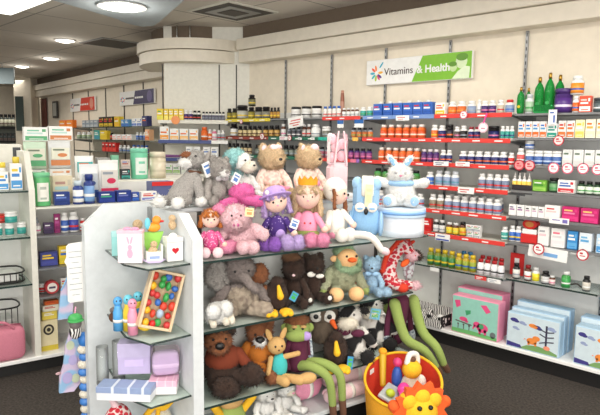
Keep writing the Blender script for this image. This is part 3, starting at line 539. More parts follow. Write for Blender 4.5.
card(559, 221, 20, 6, 'white price card with purple mark below the red-edged carton', ('white', (120, 110, 180)), marks=((.3, .2, .25, .6), (-.15, .55, .4, .16)))
card(547.5, 253.5, 39, 12, 'long white banner strip with blue and pink lettering below the pink-line cartons', ('white', (120, 170, 220)), marks=((.08, .25, .36, .3), (-.2, .42, .08, .2)), tilt=rad(3), name='shelf_banner', v=-.36)
card(581, 254.5, 26, 2.2, 'narrow clear price strip behind the red-rimmed disc', ('clear', 'white'), name='price_strip')
card(552.6, 117, 8.3, 14.5, 'white card with blue figure hanging above the teal carton', ('white', (80, 110, 180)), marks=((.2, .12, .22, .5), (-.1, .75, .5, .1)), v=-.36)
card(295.5, 122, 15, 10.5, 'tilted white sale card with red writing below the white jars', ('white', (206, 90, 90)), tilt=rad(-8), name='sale_card', marks=((.02, .62, .66, .1), (-.06, .38, .7, .1), (.0, .16, .4, .1)))
card(283.5, 138.2, 8, 3.6, 'small white price card on the green rail', ('white', PNK)); card(300, 138.6, 3.6, 2.4, 'tiny white price card on the green rail', ('white', GRY)); card(312.5, 138.6, 4, 2.4, 'tiny white price card near the teal rail end', ('white', GRY))
card(340.5, 124, 6, 7.5, 'blue and white hang tag above the pink bag', ('white', (40, 100, 170)), marks=((0, .5, 1, .5),)); card(359, 123.5, 9, 8, 'larger blue and white hang tag beside the pink bag', ('white', (40, 100, 170)), marks=((0, .5, 1, .5),))
t = thing('wobbler_tag', 'pink and white round wobbler on a bright pink strip', 'price tag', WALL.at(483, -.36, cardz(483, 127.5, -.36)))
obj('disc', G().prism([(.037 * cos(2 * PI * i / 24), .037 * sin(2 * PI * i / 24)) for i in range(24)], lambda u, w, d: (u, d, w), .003), [(236, 190, 205)], t); obj('face', G().disc(0, 0, .028, .028, 0, 0, 20).rect(0, -.01, .03, .008, -.0008, 1), ['white', (200, 120, 150)], t)
obj('strip', G().tube([(0, .003, .03), (.012, .004, .07), (.022, .006, .1)], .006, n=6), [(236, 70, 160)], t)
# banners of the departments
u0, u1 = WALL.u(367.5, -.03, 2.15), WALL.u(473, -.03, 2.15); Wd = u1 - u0; zb, ht = 2.038, .212
t = thing('department_sign', 'long white and green Vitamins & Health sign on the cream wall', 'sign', ((u0 + u1) / 2, 4.212, zb))
mat('sign_green', (126, 190, 44), .4)
obj('board', G().box(0, 0, 0, Wd, .03, ht, bev=.002), 'white', t)
sl = -.015 * Wd / 1
xs = -Wd / 2 + Wd * .468; obj('green_field', G().flat([(xs, 0.003), (Wd / 2 - .003, 0.003), (Wd / 2 - .003, ht - .003), (xs + .1, ht - .003)], -.015, 0), 'sign_green', t)
text_mesh('Vitamins', .086, (74, 62, 58), t, (-Wd / 2 + Wd * .19, -.017, .075)); text_mesh('& Health', .086, 'white', t, (-Wd / 2 + Wd * .515, -.0175, .072), .002)
g = G(); cols = [(240, 130, 50), (236, 90, 60), (60, 170, 200), (70, 190, 190), (170, 200, 60), (226, 80, 130), (84, 60, 140), (240, 180, 60)]
lx, lz = -Wd / 2 + .112, .098
for i, a in enumerate((100, 138, 180, 222, 262, 300, 322, 5)):
    g.disc(lx + .043 * cos(rad(a)), lz + .043 * sin(rad(a)), .026, .0105, -.015, i, 12, ang=rad(a))
g.disc(lx + .082 * cos(rad(52)), lz + .086 * sin(rad(52)), .032, .008, -.015, 2, 12, ang=rad(52))
obj('pinwheel_logo', g, cols, t)
g = G(); px_ = Wd / 2
g.disc(px_ - .09, .135, .05, .055, -.0158, 0).disc(px_ - .16, .1, .035, .04, -.0158, 1).flat([(px_ - .17, .004), (px_ - .02, .004), (px_ - .015, .09), (px_ - .06, .1), (px_ - .12, .06)], -.0164, 2).disc(px_ - .085, .17, .052, .03, -.0166, 3).disc(px_ - .165, .12, .036, .02, -.0166, 3)
obj('family_picture', g, [(214, 232, 190), (196, 222, 160), (224, 238, 206), (96, 150, 40)], t)
def farsign(px0, px1, py0, py1, label, c, writing):
    a, b = LW.u(px0, -.03, 2.1), LW.u(px1, -.03, 2.1); zz = [zat(LW, px0, py1, -.03), zat(LW, px1, py0, -.03)]
    w = b - a; h = zz[1] - zz[0]; t = thing('department_sign', label, 'sign', LW.w((a + b) / 2, -.03, zz[0]), LW.rz)
    obj('board', G().box(0, 0, 0, w, .03, h, bev=.002), 'white', t)
    obj('colour_field', G().flat([(-w * .08, .004), (w / 2 - .004, .004), (w / 2 - .004, h - .004), (-w * .02, h - .004)], -.015, 0).disc(w * .38, h * .5, w * .07, h * .4, -.0158, 1), c, t)
    g = G()
    for i, x in enumerate(writing): g.rect(x * w, h * .42, w * .05, h * .13, -.0166, 0 if x < -.06 else 1)
    obj('lettering', g, [(90, 84, 84), 'white'], t)
    g = G()
    for i in range(7): g.disc(-w * .4 + .05 * w * cos(i * .9), h * .42 + .15 * h * sin(i * .9), w * .022, h * .05, -.015, i % 4, 8)
    obj('pinwheel_logo', g, [cols[0], cols[2], cols[5], cols[6]], t)
farsign(71, 95.5, 96, 112, 'white and red department sign on the far cream wall', [(212, 60, 40), (224, 150, 130)], [-.3, -.24, -.18, -.12, -.05, .02, .09, .16, .23])
farsign(120.5, 155, 88, 106, 'white and dark purple department sign beside the column', [(44, 34, 84), (90, 80, 130)], [-.28, -.23, -.18, -.13, -.08, .0, .06, .12, .18])

# ------------------------------------------------------------------ patterned cloths
def pattern(name, c1, c2, tex, scale, th=.5, soft=.03, kind='fur', dist=2):
    m = mat(name, c1, .9, kind); nt = m.node_tree; n = nt.nodes; tc = [q for q in n if q.type == 'TEX_COORD'][0]
    L_ = lambda c: (*[((x / 255) / 12.92 if x / 255 <= .04045 else ((x / 255 + .055) / 1.055) ** 2.4) for x in c], 1)
    if tex == 'wave': t = n.new('ShaderNodeTexWave'); t.inputs['Distortion'].default_value = dist; t.inputs['Detail'].default_value = 1
    elif tex == 'voronoi': t = n.new('ShaderNodeTexVoronoi')
    else: t = n.new('ShaderNodeTexNoise'); t.inputs['Detail'].default_value = 0
    t.inputs['Scale'].default_value = scale; nt.links.new(tc.outputs['Object'], t.inputs['Vector'])
    r = n.new('ShaderNodeValToRGB'); e = r.color_ramp.elements; e[0].position = th - soft; e[1].position = th + soft; e[0].color = L_(c1); e[1].color = L_(c2)
    nt.links.new(t.outputs['Distance' if tex == 'voronoi' else 'Fac'], r.inputs['Fac']); nt.links.new(r.outputs['Color'], n['Principled BSDF'].inputs['Base Color'])
pattern('zebra', (30, 28, 30), (235, 232, 228), 'wave', 22, .5, .06, 'cloth', 6)
pattern('giraffe_spots', (206, 36, 56), (246, 222, 220), 'voronoi', 44, .56, .05)
pattern('cow_patches', (28, 26, 28), (240, 236, 230), 'noise', 11, .42, .02)
pattern('purple_dots', (200, 180, 225), (70, 44, 120), 'voronoi', 75, .22, .05, 'cloth')
pattern('pink_glitter', (250, 200, 225), (222, 90, 150), 'voronoi', 110, .35, .1, 'cloth')
pattern('pastel_patches', (150, 190, 225), (206, 190, 215), 'noise', 16, .5, .06, 'cloth')
pattern('floral_grey', (214, 216, 220), (150, 120, 130), 'voronoi', 40, .62, .08, 'cloth')
pattern('lace_cream', (244, 226, 214), (226, 186, 176), 'noise', 60, .55, .15, 'cloth')
pattern('mottled_beige', (196, 180, 160), (150, 134, 120), 'noise', 40, .5, .2)
pattern('grey_fleck', (206, 214, 220), (112, 130, 150), 'noise', 90, .55, .1, 'cloth')
for n_, c_ in dict(fur_grey=(176, 172, 168), fur_darkgrey=(170, 164, 159), fur_elephant=(142, 130, 126), fur_white=(250, 249, 246), fur_cream=(246, 238, 220), fur_turq=(160, 216, 216), fur_beige=(222, 192, 152), fur_pig=(255, 200, 208), fur_hotpink=(246, 110, 178), fur_darkbrown=(62, 42, 32), fur_brown=(112, 78, 52), fur_tan=(150, 92, 56), fur_orange=(206, 120, 50), fur_skyblue=(170, 205, 232), fur_green=(160, 190, 150), fur_sage=(168, 172, 140), fur_lime=(172, 190, 110), fur_lilac=(196, 170, 226), fur_purple=(150, 96, 196), fur_pink=(250, 150, 186), fur_owl=(120, 104, 88)).items(): mat(n_, c_, .9, 'fur')
for n_, c_ in dict(cloth_rust=(122, 52, 28), cloth_orange=(206, 122, 44), cloth_white=(242, 238, 230), cloth_pink=(244, 160, 190), cloth_palepink=(248, 214, 220), cloth_skin=(246, 208, 190), cloth_tan=(212, 170, 110), cloth_blue=(140, 186, 226), cloth_skyblue=(160, 200, 236), cloth_plum=(92, 34, 62), cloth_green=(150, 170, 92), cloth_turq=(70, 190, 190), cloth_yellow=(246, 190, 40), cloth_amber=(240, 168, 40), cloth_red=(214, 60, 36), cloth_brown=(104, 70, 52), cloth_lilac=(190, 160, 225), cloth_grey=(178, 176, 178), cloth_peach=(246, 196, 140), felt_orange=(236, 100, 40)).items(): mat(n_, c_, .9, 'cloth')

# ------------------------------------------------------------------ soft toys: parts in units of the toy's own height
TOP, S1, S2, S3, BASE = 1.212, 1.004, .679, .319, .13
TOYS = []
class Toy:
    def __init__(s, name, label, cat, px, v, z, hp, turn=0, fr=GON, group=None):
        s.K = hp * fr.mpp(px, v, z); s.t = thing(name, label, cat, fr.at(px, v, z), fr.rz + rad(turn), group); s.z = z; s.v = v; TOYS.append(s); s.turn = rad(turn); s.back = (.288 if z < TOP - .05 and v < .29 else .9) - v
    def p(s, name, m, shapes, parent=None, fz=None, tuft=None, loc=(0, 0, 0), rot=None, free=False):
        k = s.K; g = G(); mats = m if isinstance(m, list) else [m]; fur = isinstance(mats[0], str) and (mats[0].startswith('fur') or mats[0] in ('cow_patches', 'mottled_beige'))
        f = (.022 if fur else 0) * k if fz is None else fz * k; tf = (.042 if fur else 0) * k if tuft is None else tuft * k
        for q in shapes:
            if q[0] == 'e': g.ell([x * k for x in q[1:4]], [x * k for x in q[4:7]], q[8] if len(q) > 8 else 0, MX.Rotation(rad(q[7][1]), 3, q[7][0]) if len(q) > 7 and q[7] else None, 20, f, tf)
            elif q[0] == 'l': g.limb([x * k for x in q[1]], [x * k for x in q[2]], q[3] * k, q[4] * k, 0, 12, f, tf, [[x * k for x in w] for w in q[5]] if len(q) > 5 else None)
            elif q[0] == 'b': g.box(*[x * k for x in q[1:7]], bev=q[7] * k if len(q) > 7 else .01 * k)
            elif q[0] == 'f': g.prism([(a * k, b * k) for a, b in q[1]], lambda u, w, d: (u, q[2] * k + d, w), q[3] * k)
        if not free and (parent is None or parent == s.t) and not rot:   # cloth squashes where it rests on the shelf or against the back
            lx, ly, lz = (x * k for x in loc); o = []; c_, s_ = cos(s.turn), sin(s.turn)
            for x, y, z in g.v:
                z = max(z, .002 - lz); q = (x + lx) * s_ + (y + ly) * c_; e = q - s.back
                if e > 0: x -= e * s_; y -= e * c_
                o.append((x, y, z))
            g.v = o
        return obj(name, g, mats, parent or s.t, tuple(x * k for x in loc), rot=tuple(rad(x) for x in rot) if rot else None)
    def face(s, head, eyes=(), nose=None, r=.022, eyem='black', nosem='black'):
        for e in eyes: s.p('eye', eyem, [('e', *e, r, r * .8, r)], head)
        if nose: s.p('nose', nosem, [('e', *nose)], head)
    def tagcard(s, x, y, z, w=.16, h=.22, tilt=15, face='white', ink=(90, 130, 190)):
        k = s.K; g = G().box(0, 0, -h * k / 2, w * k, .012 * k, h * k, 0).rect(0, -h * k * .3, w * k * .6, h * k * .35, -.006 * k, 1).rect(0, h * k * .18, w * k * .7, h * k * .14, -.006 * k, 1)
        obj('swing_tag', g, [face, ink], s.t, (x * k, y * k, z * k), rot=(0, rad(tilt), 0))
def bear(T, fur, muz, ears='fur', earc=None, paws=None, headrot=(0, 0, 0), shirt=None, body=None, nosem='black', arms=True, legs=True, hz=.62, leglen=.42, headk=1.0):
    T.p('body', body or fur, [('e', 0, 0, .3, .21, .18, .3)])
    if shirt: T.p('shirt', shirt, [('e', 0, -.005, .36, .225, .195, .235)], fz=.004)
    h = T.p('head', fur, [('e', 0, -.02, .16, .22 * headk, .2 * headk, .2 * headk)], loc=(0, 0, hz), rot=headrot)
    for s in (-1, 1):
        T.p('ear', fur, [('e', s * .17, .02, .33, .085, .05, .085)], h)
        if earc: T.p('ear_lining', earc, [('e', s * .17, -.025, .33, .055, .015, .055)], h, fz=.003, tuft=0)
        if arms: T.p('arm', shirt if shirt else fur, [('l', (s * .18, -.02, .5), (s * .29, -.18, .2), .085, .075, [(s * .28, -.08, .36)])])
        if arms and paws: T.p('paw', paws, [('e', s * .29, -.2, .17, .085, .08, .08)])
        if legs:
            T.p('leg', fur, [('l', (s * .12, -.06, .11), (s * .22, -leglen + .06, .11), .11, .105)])
            T.p('foot', paws or fur, [('e', s * .225, -leglen, .125, .1, .07, .12)])
    T.p('muzzle', muz, [('e', 0, -.22, .1, .105, .09, .08)], h)
    T.face(h, [(s * .075, -.205, .2) for s in (-1, 1)], (0, -.305, .135, .038, .025, .028), .022, nosem=nosem)
    return h
# ------------------------------------------------------------------ the toy gondola
t = thing('display_gondola', 'white toy display unit with glass shelves and a wing panel', 'display unit', GON.w(0, 0), GON.rz)
def sidep(b0, b1, z1, ch0, ch1=0):
    return [(b0, 0), (b1, 0), (b1, z1 - ch1), (b1 - ch1 * 1.2, z1), (b0 + ch0 * 1.5, z1), (b0, z1 - ch0)]
obj('end_panel', G().prism(sidep(0, .578, 1.205, .1), lambda u, w, d: (-.05 + d, u, w), .05), 'white_panel', t)
obj('wing_panel', G().prism([(-.375, 0), (-.05, 0), (-.05, 1.222), (-.27, 1.222), (-.375, 1.125)], lambda u, w, d: (u, .522 + d, w), .05), 'white_panel', t)
obj('back_panel', G().box(.66, .31, .1, 1.32, .02, 1.09), 'grey_panel', t)
for a in (.12, .705, 1.30): obj('slotted_upright', G().box(a, .297, .1, .022, .01, 1.09), 'dark_slot', t)
obj('end_upright', G().box(-.058, .5, .1, .012, .03, 1.1), 'steel_grey', t)
obj('top_shelf', G().box(.66, .485, 1.19, 1.32, .39, .02, bev=.003), 'white_panel', t)
obj('base_deck', G().box(.66, .17, .1, 1.32, .36, .025, bev=.004), 'white_panel', t); obj('plinth', G().box(.66, .18, 0, 1.3, .3, .1), 'kick_black', t)
for z in (S1, S2, S3):
    w = 1.33 if z < .9 else 1.44
    sh = obj('shelf', G().box(w / 2 + .002, .15, z - .011, w, .29, .009), 'glass', t); obj('glass_edge', G().box(w / 2 + .002, .002, z - .0115, w, .003, .01), 'glass_edge', sh); obj('glass_edge', G().box(w + .003, .15, z - .0115, .003, .29, .01), 'glass_edge', sh)
for z in (1.0, .675, .39):
    pts = [(-.054, .02), (-.25, .0), (-.305, .15), (-.275, .52), (-.054, .52)]
    sh = obj('corner_shelf', G().prism(pts, lambda u, w, d: (u, w, z - .009 + d), .008), 'glass', t)
    e_ = G()
    for (a, b), (c, d) in zip(pts[:3], pts[1:4]): e_.tube([(a, b, z - .005), (c, d, z - .005)], .0048, n=6)
    obj('glass_edge', e_, 'glass_edge', sh)

# ------------------------------------------------------------------ soft toys on the top of the gondola
T = Toy('plush_dog', 'grey plush dog with white paws sitting sideways on the gondola top', 'soft toy', 183, .33, TOP, 57, 4)
T.p('body', 'fur_grey', [('l', (-.06, 0, .2), (.19, 0, .55), .21, .14)])
h = T.p('head', 'fur_grey', [('e', 0, 0, .12, .19, .16, .15), ('l', (-.05, -.02, .12), (-.13, -.03, .1), .13, .11)], loc=(.24, 0, .7)); T.p('muzzle', 'fur_white', [('e', -.2, -.03, .07, .12, .11, .1)], h); T.p('nose', 'fur_tan', [('e', -.17, -.02, .2, .1, .07, .055)], h)
T.face(h, [(-.06, -.14, .19)])
for y in (-.13, .12): T.p('ear', 'fur_darkgrey', [('e', .16, y, .14, .05, .035, .15, ('Y', 25))], h)
for (a, b), paw in ((((-.06, .1, .14), (-.4, .02, .12)), (-.45, -.01, .12)), (((.0, -.16, .14), (-.16, -.22, .1)), (-.21, -.24, .11)), (((.2, -.12, .48), (.25, -.2, .13)), (.25, -.22, .1)), (((.24, .1, .48), (.3, .1, .12)), (.3, .1, .1))):
    T.p('leg', 'fur_grey', [('l', a, b, .09, .08)]); T.p('paw', 'fur_white', [('e', *paw, .115, .1, .1)])
T.p('collar', 'cloth_brown', [('l', (.08, -.1, .63), (.3, -.1, .6), .022, .022)]); T.tagcard(.38, -.2, .66, .16, .26, -22)
T = Toy('plush_bear', 'shaggy grey plush bear with white muzzle between the dog and the lamb', 'soft toy', 217, .3, TOP, 48, 2)
bear(T, 'fur_darkgrey', 'fur_white', headrot=(8, 8, 10), headk=1.12, nosem='fur_darkgrey', leglen=.3); T.tagcard(.27, -.32, .58, .17, .22, 28); T.p('bow', 'cloth_grey', [('e', -.07, -.22, .58, .08, .03, .05), ('e', .07, -.22, .58, .08, .03, .05)])
T = Toy('plush_lamb', 'white plush lamb with a pale turquoise hooded back', 'soft toy', 240, .38, TOP, 53, 10)
T.p('body', 'fur_white', [('e', 0, 0, .28, .25, .22, .28)]); T.p('jacket', 'fur_turq', [('e', -.05, .06, .38, .24, .2, .3)])
h = T.p('head', 'fur_white', [('e', 0, -.03, .14, .17, .18, .17)], loc=(0, -.02, .62)); T.p('hood', 'fur_turq', [('e', -.09, .06, .2, .23, .17, .2)], h); T.p('muzzle', 'fur_cream', [('e', .03, -.2, .06, .13, .13, .11)], h); T.p('ear', 'fur_white', [('e', .24, -.02, .1, .1, .05, .06)], h); T.p('ear', 'fur_turq', [('e', -.3, -.06, .12, .11, .05, .06)], h)
T.face(h, [(-.05, -.2, .18), (.1, -.2, .18)], (.05, -.33, .09, .03, .02, .02), .02)
for s in (-1, 1): T.p('leg', 'fur_white', [('l', (s * .13, -.08, .12), (s * .2, -.32, .12), .11, .12)]); T.p('arm', 'fur_white', [('l', (s * .2, -.05, .45), (s * .24, -.2, .26), .08, .08)])
T = Toy('plush_bear', 'beige plush bear in a pale pink dress beside the lamb', 'soft toy', 271, .42, TOP, 54, -4)
h = bear(T, 'fur_beige', 'fur_beige', earc='cloth_palepink', shirt='lace_cream', headrot=(0, 0, 6), headk=1.12); T.p('flower', 'cloth_palepink', [('e', -.03, -.12, .33, .09, .06, .07), ('e', .06, -.12, .35, .06, .05, .05)], h); T.p('skirt', 'lace_cream', [('e', 0, -.08, .16, .31, .26, .14)]); T.p('bow', 'cloth_pink', [('e', .05, -.29, .24, .09, .03, .05), ('e', .2, -.27, .22, .08, .03, .05)])
T = Toy('plush_bear', 'beige plush bear in a flowered pink dress next to the pink bag', 'soft toy', 307, .4, TOP, 52, 0)
h = bear(T, 'fur_beige', 'fur_beige', earc='cloth_palepink', shirt='lace_cream', headrot=(0, 4, 12), headk=1.12); T.p('flower', 'cloth_palepink', [('e', .02, -.14, .34, .1, .06, .08)], h); T.p('skirt', 'lace_cream', [('e', 0, -.08, .16, .31, .26, .14)])
for x, z in ((-.12, .2), (.12, .14), (.02, .3)): T.p('rosette', 'cloth_pink', [('e', x, -.31, z, .06, .03, .06)])
T = Toy('gift_bag', 'clear tall pink gift bag with long handles behind the dolls', 'bag', 336.5, .42, TOP + .001, 66, 0)
k = T.K
T.p('bag', 'cloth_palepink', [('b', 0, 0, 0, .34, .17, .47, .04)]); g = G().box(0, 0, .0, .36 * k, .18 * k, .95 * k, bev=.03 * k); mat('clear_film', (253, 242, 246), .08, 'glass', ior=1.3); obj('clear_wrap', G().box(0, 0, .47 * k, .33 * k, .14 * k, .47 * k, bev=.03 * k), 'clear_film', T.t)
for s in (-1, 1): T.p('handle', 'cloth_palepink', [('l', (s * .12, -.085, .46), (s * .05, -.085, .96), .014, .014)])
for i, (x, z) in enumerate(((-.09, .58), (.08, .6), (-.04, .73), (.09, .78), (-.1, .85))): T.p('soft_ball', 'cloth_palepink', [('e', x, 0, z, .075, .06, .08)])

# ------------------------------------------------------------------ first glass shelf: pig, dolls, blue things
def doll(T, skin='cloth_skin', hair='fur_orange', dress='cloth_pink', sleeve=None, hz=.6, headrot=(0, 0, 0), leg='cloth_pink', shoe='fur_pink', hk=1., feet=((-.14, -.34), (.14, -.34))):
    T.p('dress', dress, [('e', 0, 0, .28, .18, .14, .26)])
    h = T.p('head', skin, [('e', 0, -.02, .17, .19 * hk, .17 * hk, .18 * hk)], loc=(0, 0, hz), rot=headrot)
    T.face(h, [(-.07, -.185, .18), (.07, -.185, .18)], (0, -.195, .12, .018, .015, .015), .02, nosem='cloth_pink')
    for s in (-1, 1): T.p('arm', sleeve or dress, [('l', (s * .15, -.02, .46), (s * .28, -.12, .28), .06, .05)]); T.p('hand', skin, [('e', s * .3, -.14, .25, .06, .05, .06)])
    for s, (x, y) in zip((-1, 1), feet): T.p('leg', leg, [('l', (s * .08, -.05, .1), (x, y, .11), .07, .08)]); T.p('shoe', shoe, [('e', x, y - .04, .115, .12, .11, .12)])
    return h
def hairdo(T, h, m, n=9, length=.3, r=.035, bang=True):
    T.p('hair', m, [('e', 0, .04, .22, .215, .16, .17)] + [('l', (.2 * sin(a), .03 + .05 * cos(a), .22), (.25 * sin(a), .02 + .1 * cos(a), .22 - length), r * 1.3, r) for a in [rad(-115 + 230 * i / (n - 1)) for i in range(n)]] + ([('l', (x, -.12, .31), (x * 1.5, -.175, .24), .035, .02) for x in (-.1, -.04, .03, .1)] if bang else []), h)
T = Toy('rag_doll', 'small orange-haired rag doll in pink tinsel dress, half behind the pig', 'doll', 211, .12, S1, 47, -24)
h = doll(T, dress='pink_glitter', hair='fur_orange', leg='cloth_pink', shoe='cloth_palepink', hk=1.05); hairdo(T, h, 'fur_orange', 9, .2)
T = Toy('plush_pig', 'big pale pink plush pig with floppy ears', 'soft toy', 240, .115, S1, 55, -28)
T.p('body', 'fur_pig', [('e', .06, .02, .3, .32, .22, .26)])
h = T.p('head', 'fur_pig', [('e', 0, 0, .12, .29, .24, .25)], loc=(-.1, -.17, .52), rot=(6, 0, 0)); T.p('snout', 'fur_pig', [('e', .02, -.24, .08, .11, .08, .09)], h); T.p('nostril', 'fur_hotpink', [('e', -.015, -.315, .08, .014, .01, .02)], h); T.p('nostril', 'fur_hotpink', [('e', .055, -.315, .08, .014, .01, .02)], h)
T.face(h, [(-.06, -.215, .22), (.11, -.21, .22)], None, .02); T.p('ear', 'fur_pink', [('e', -.28, -.03, .28, .15, .07, .1, ('Y', 20))], h); T.p('ear', 'fur_pig', [('e', .26, -.02, .22, .1, .07, .1)], h)
for x, y, m in ((-.28, -.26, 'fur_pink'), (.06, -.32, 'fur_pig'), (.25, -.3, 'fur_pig')): T.p('leg', m, [('l', (x * .5, -.1, .14), (x, y, .13), .12, .125)])
T.p('arm', 'fur_pig', [('l', (.28, -.08, .42), (.44, -.16, .34), .12, .12)]); T.p('arm', 'fur_pig', [('l', (-.28, -.06, .38), (-.4, -.16, .24), .11, .1)]); T.tagcard(.17, -.36, .77, .16, .15, 6, (245, 235, 170), (220, 150, 90))
T = Toy('plush_pig', 'hot pink plush squeezed in behind the pale pink pig', 'soft toy', 238, .225, S1, 58, -10)
T.p('body', 'fur_hotpink', [('e', 0, .04, .45, .26, .12, .44)]); T.p('arm', 'fur_hotpink', [('l', (.1, -.02, .84), (.42, -.08, .78), .1, .1)]); T.p('arm', 'fur_hotpink', [('l', (-.1, -.02, .8), (-.34, -.08, .74), .09, .08)]); T.p('head', 'fur_hotpink', [('e', .08, 0, .95, .24, .13, .15)])
T = Toy('rag_doll', 'rag doll with lilac sun hat and purple spotted dress', 'doll', 277, .13, S1, 60, -32)
h = doll(T, dress='purple_dots', leg='fur_purple', shoe='fur_purple', headrot=(0, -10, 8), feet=((-.22, -.32), (-.05, -.36)), hk=1.05); hairdo(T, h, 'fur_lilac', 9, .26); T.p('hat', 'cloth_lilac', [('e', 0, .02, .3, .21, .19, .13), ('e', 0, 0, .25, .3, .27, .035, ('X', -18))], h); T.p('hat_flower', 'cloth_white', [('e', -.15, -.18, .36, .04, .03, .04)], h)
T.p('pinafore', 'cloth_lilac', [('e', .06, -.13, .22, .09, .03, .1)]); T.tagcard(.3, -.2, .42, .14, .16, 20)
T.p('shoe', 'fur_lilac', [('e', .17, -.34, .13, .14, .12, .135)]); T.p('shoe', 'fur_lilac', [('e', .36, -.3, .125, .12, .11, .12)])
T = Toy('rag_doll', 'blonde rag doll with gold crown and pink shirt', 'doll', 307, .14, S1, 61, -34)
h = doll(T, dress='cloth_pink', leg='cloth_pink', shoe='fur_pink', feet=((.05, -.34), (.26, -.34)), hk=1.12); hairdo(T, h, 'fur_beige', 13, .34, .04); g = G(); k = T.K
T.p('skirt', 'cloth_green', [('e', 0, -.03, .14, .24, .2, .1)])
pts = [(.17 * cos(2 * PI * i / 20) * k, .13 * sin(2 * PI * i / 20) * k) for i in range(20)]
g.grid([[(x, y, .36 * k) for x, y in pts], [(x * 1.06, y * 1.06, (.5 if i % 2 == 0 else .44) * k) for i, (x, y) in enumerate(pts)]]); obj('crown', g, 'cloth_amber', h)
for x in (-.05, .05): T.p('button', 'cloth_red', [('e', x, -.14, .35, .016, .01, .016)])
T = Toy('rag_doll', 'brown-haired rag doll in white knit hat and cardigan with long white legs', 'doll', 335, .14, S1, 60, 2)
h = doll(T, dress='cloth_white', sleeve='cloth_white', headrot=(0, 12, 18), leg='cloth_white', shoe='cloth_white', feet=((-.06, -.2), (.12, -.2)), hk=.95)
[T.p('hair', 'fur_tan', [('l', (q * .18, -.04, .2), (q * .2, -.1, -.08), .04, .03)], h) for q in (-1, 1)]; T.p('hat', 'cloth_white', [('e', 0, .045, .24, .235, .2, .21)], h); T.p('pompom', 'fur_turq', [('e', .26, .0, .2, .07, .06, .07)], h)
T.p('skirt', 'cloth_pink', [('e', .04, -.06, .1, .22, .19, .08)])
T.p('leg', 'cloth_white', [('l', (.08, -.14, .1), (.46, -.66, -.1), .07, .055, [(.28, -.54, .12)])], free=True); T.p('shoe', 'cloth_palepink', [('e', .53, -.68, -.13, .1, .07, .065, ('Y', 25))], free=True)
T = Toy('owl_backpack', 'blue owl backpack with a cream tag on its open top', 'backpack', 365, .1, S1, 64, -40)
T.p('body', 'cloth_blue', [('e', 0, 0, .26, .26, .16, .28), ('b', 0, 0, .0, .44, .24, .42, .1)]); T.p('upper_bag', 'cloth_skyblue', [('b', 0, .03, .45, .44, .16, .46, .07), ('e', -.15, .02, .86, .09, .08, .1), ('e', .16, .02, .84, .09, .08, .1)]); T.p('flap', 'cloth_white', [('b', .02, -.06, .66, .2, .05, .32, .02)])
for s in (-1, 1): T.p('eye', 'cloth_white', [('e', s * .1, -.155, .5, .085, .025, .075)]); T.p('eyelash', 'cloth_blue', [('e', s * .1, -.178, .485, .05, .01, .018)])
T.p('beak', 'black', [('e', .0, -.175, .44, .035, .02, .05)]); T.tagcard(.04, -.13, .68, .12, .34, 3, (236, 222, 180), (220, 205, 160)); T.p('strap', 'cloth_blue', [('l', (-.2, -.1, .5), (-.28, -.05, .1), .025, .025)])
for s in (-1, 1): T.p('wing', 'cloth_skyblue', [('e', s * .25, -.03, .24, .05, .12, .2)])
px, v = 400, .1; k = GON.mpp(px, v, S1); rr = 24 * k; hh = 28 * k
t = thing('hat_box', 'round pale blue lidded gift box with white middle band', 'box', GON.at(px, v, S1), GON.rz)
obj('box', G().lathe([(rr * .97, 0, 0), (rr * .97, hh * .2, 1), (rr * .97, hh * .62, 0), (rr * .97, hh * .7)], 40), [(226, 234, 244), (240, 242, 246)], t); obj('lid', G().lathe([(rr * 1.02, hh * .68, 0), (rr * 1.02, hh * .72, 1), (rr * 1.02, hh * .94, 0), (rr, hh)], 40), [(206, 224, 242), (186, 212, 240)], t)
obj('ribbon', G().lathe([(rr * 1.03, hh * .78), (rr * 1.03, hh * .88)], 40), [(126, 172, 226)], t)
T = Toy('plush_rabbit', 'white plush rabbit with pale blue ruff sitting on the round box', 'soft toy', 400, .1, S1 + hh + .001, 50, -42)
T.p('body', 'fur_white', [('e', 0, 0, .28, .3, .22, .29)]); T.p('ruff', 'cloth_skyblue', [('e', 0, -.03, .47, .29, .22, .09)]); h = T.p('head', 'fur_white', [('e', 0, -.03, .14, .24, .2, .2)], loc=(-.02, 0, .5)); T.face(h, [(-.09, -.205, .18), (.09, -.205, .18)], (0, -.23, .12, .02, .02, .015), .03, nosem='fur_pink', eyem='cloth_grey')
for s in (-1, 1):
    T.p('ear', 'fur_white', [('e', s * .14, 0, .38, .07, .04, .17, ('Y', s * 38))], h); T.p('ear_lining', 'cloth_blue', [('e', s * .145, -.032, .38, .045, .015, .125, ('Y', s * 38))], h)
    T.p('arm', 'fur_white', [('l', (s * .22, -.02, .44), (s * .46, -.08, .5), .085, .1)]); T.p('leg', 'fur_white', [('l', (s * .14, -.06, .12), (s * .25, -.24, .13), .13, .12)]); T.p('foot_pad', 'cloth_skyblue', [('e', s * .26, -.345, .14, .08, .02, .09)])

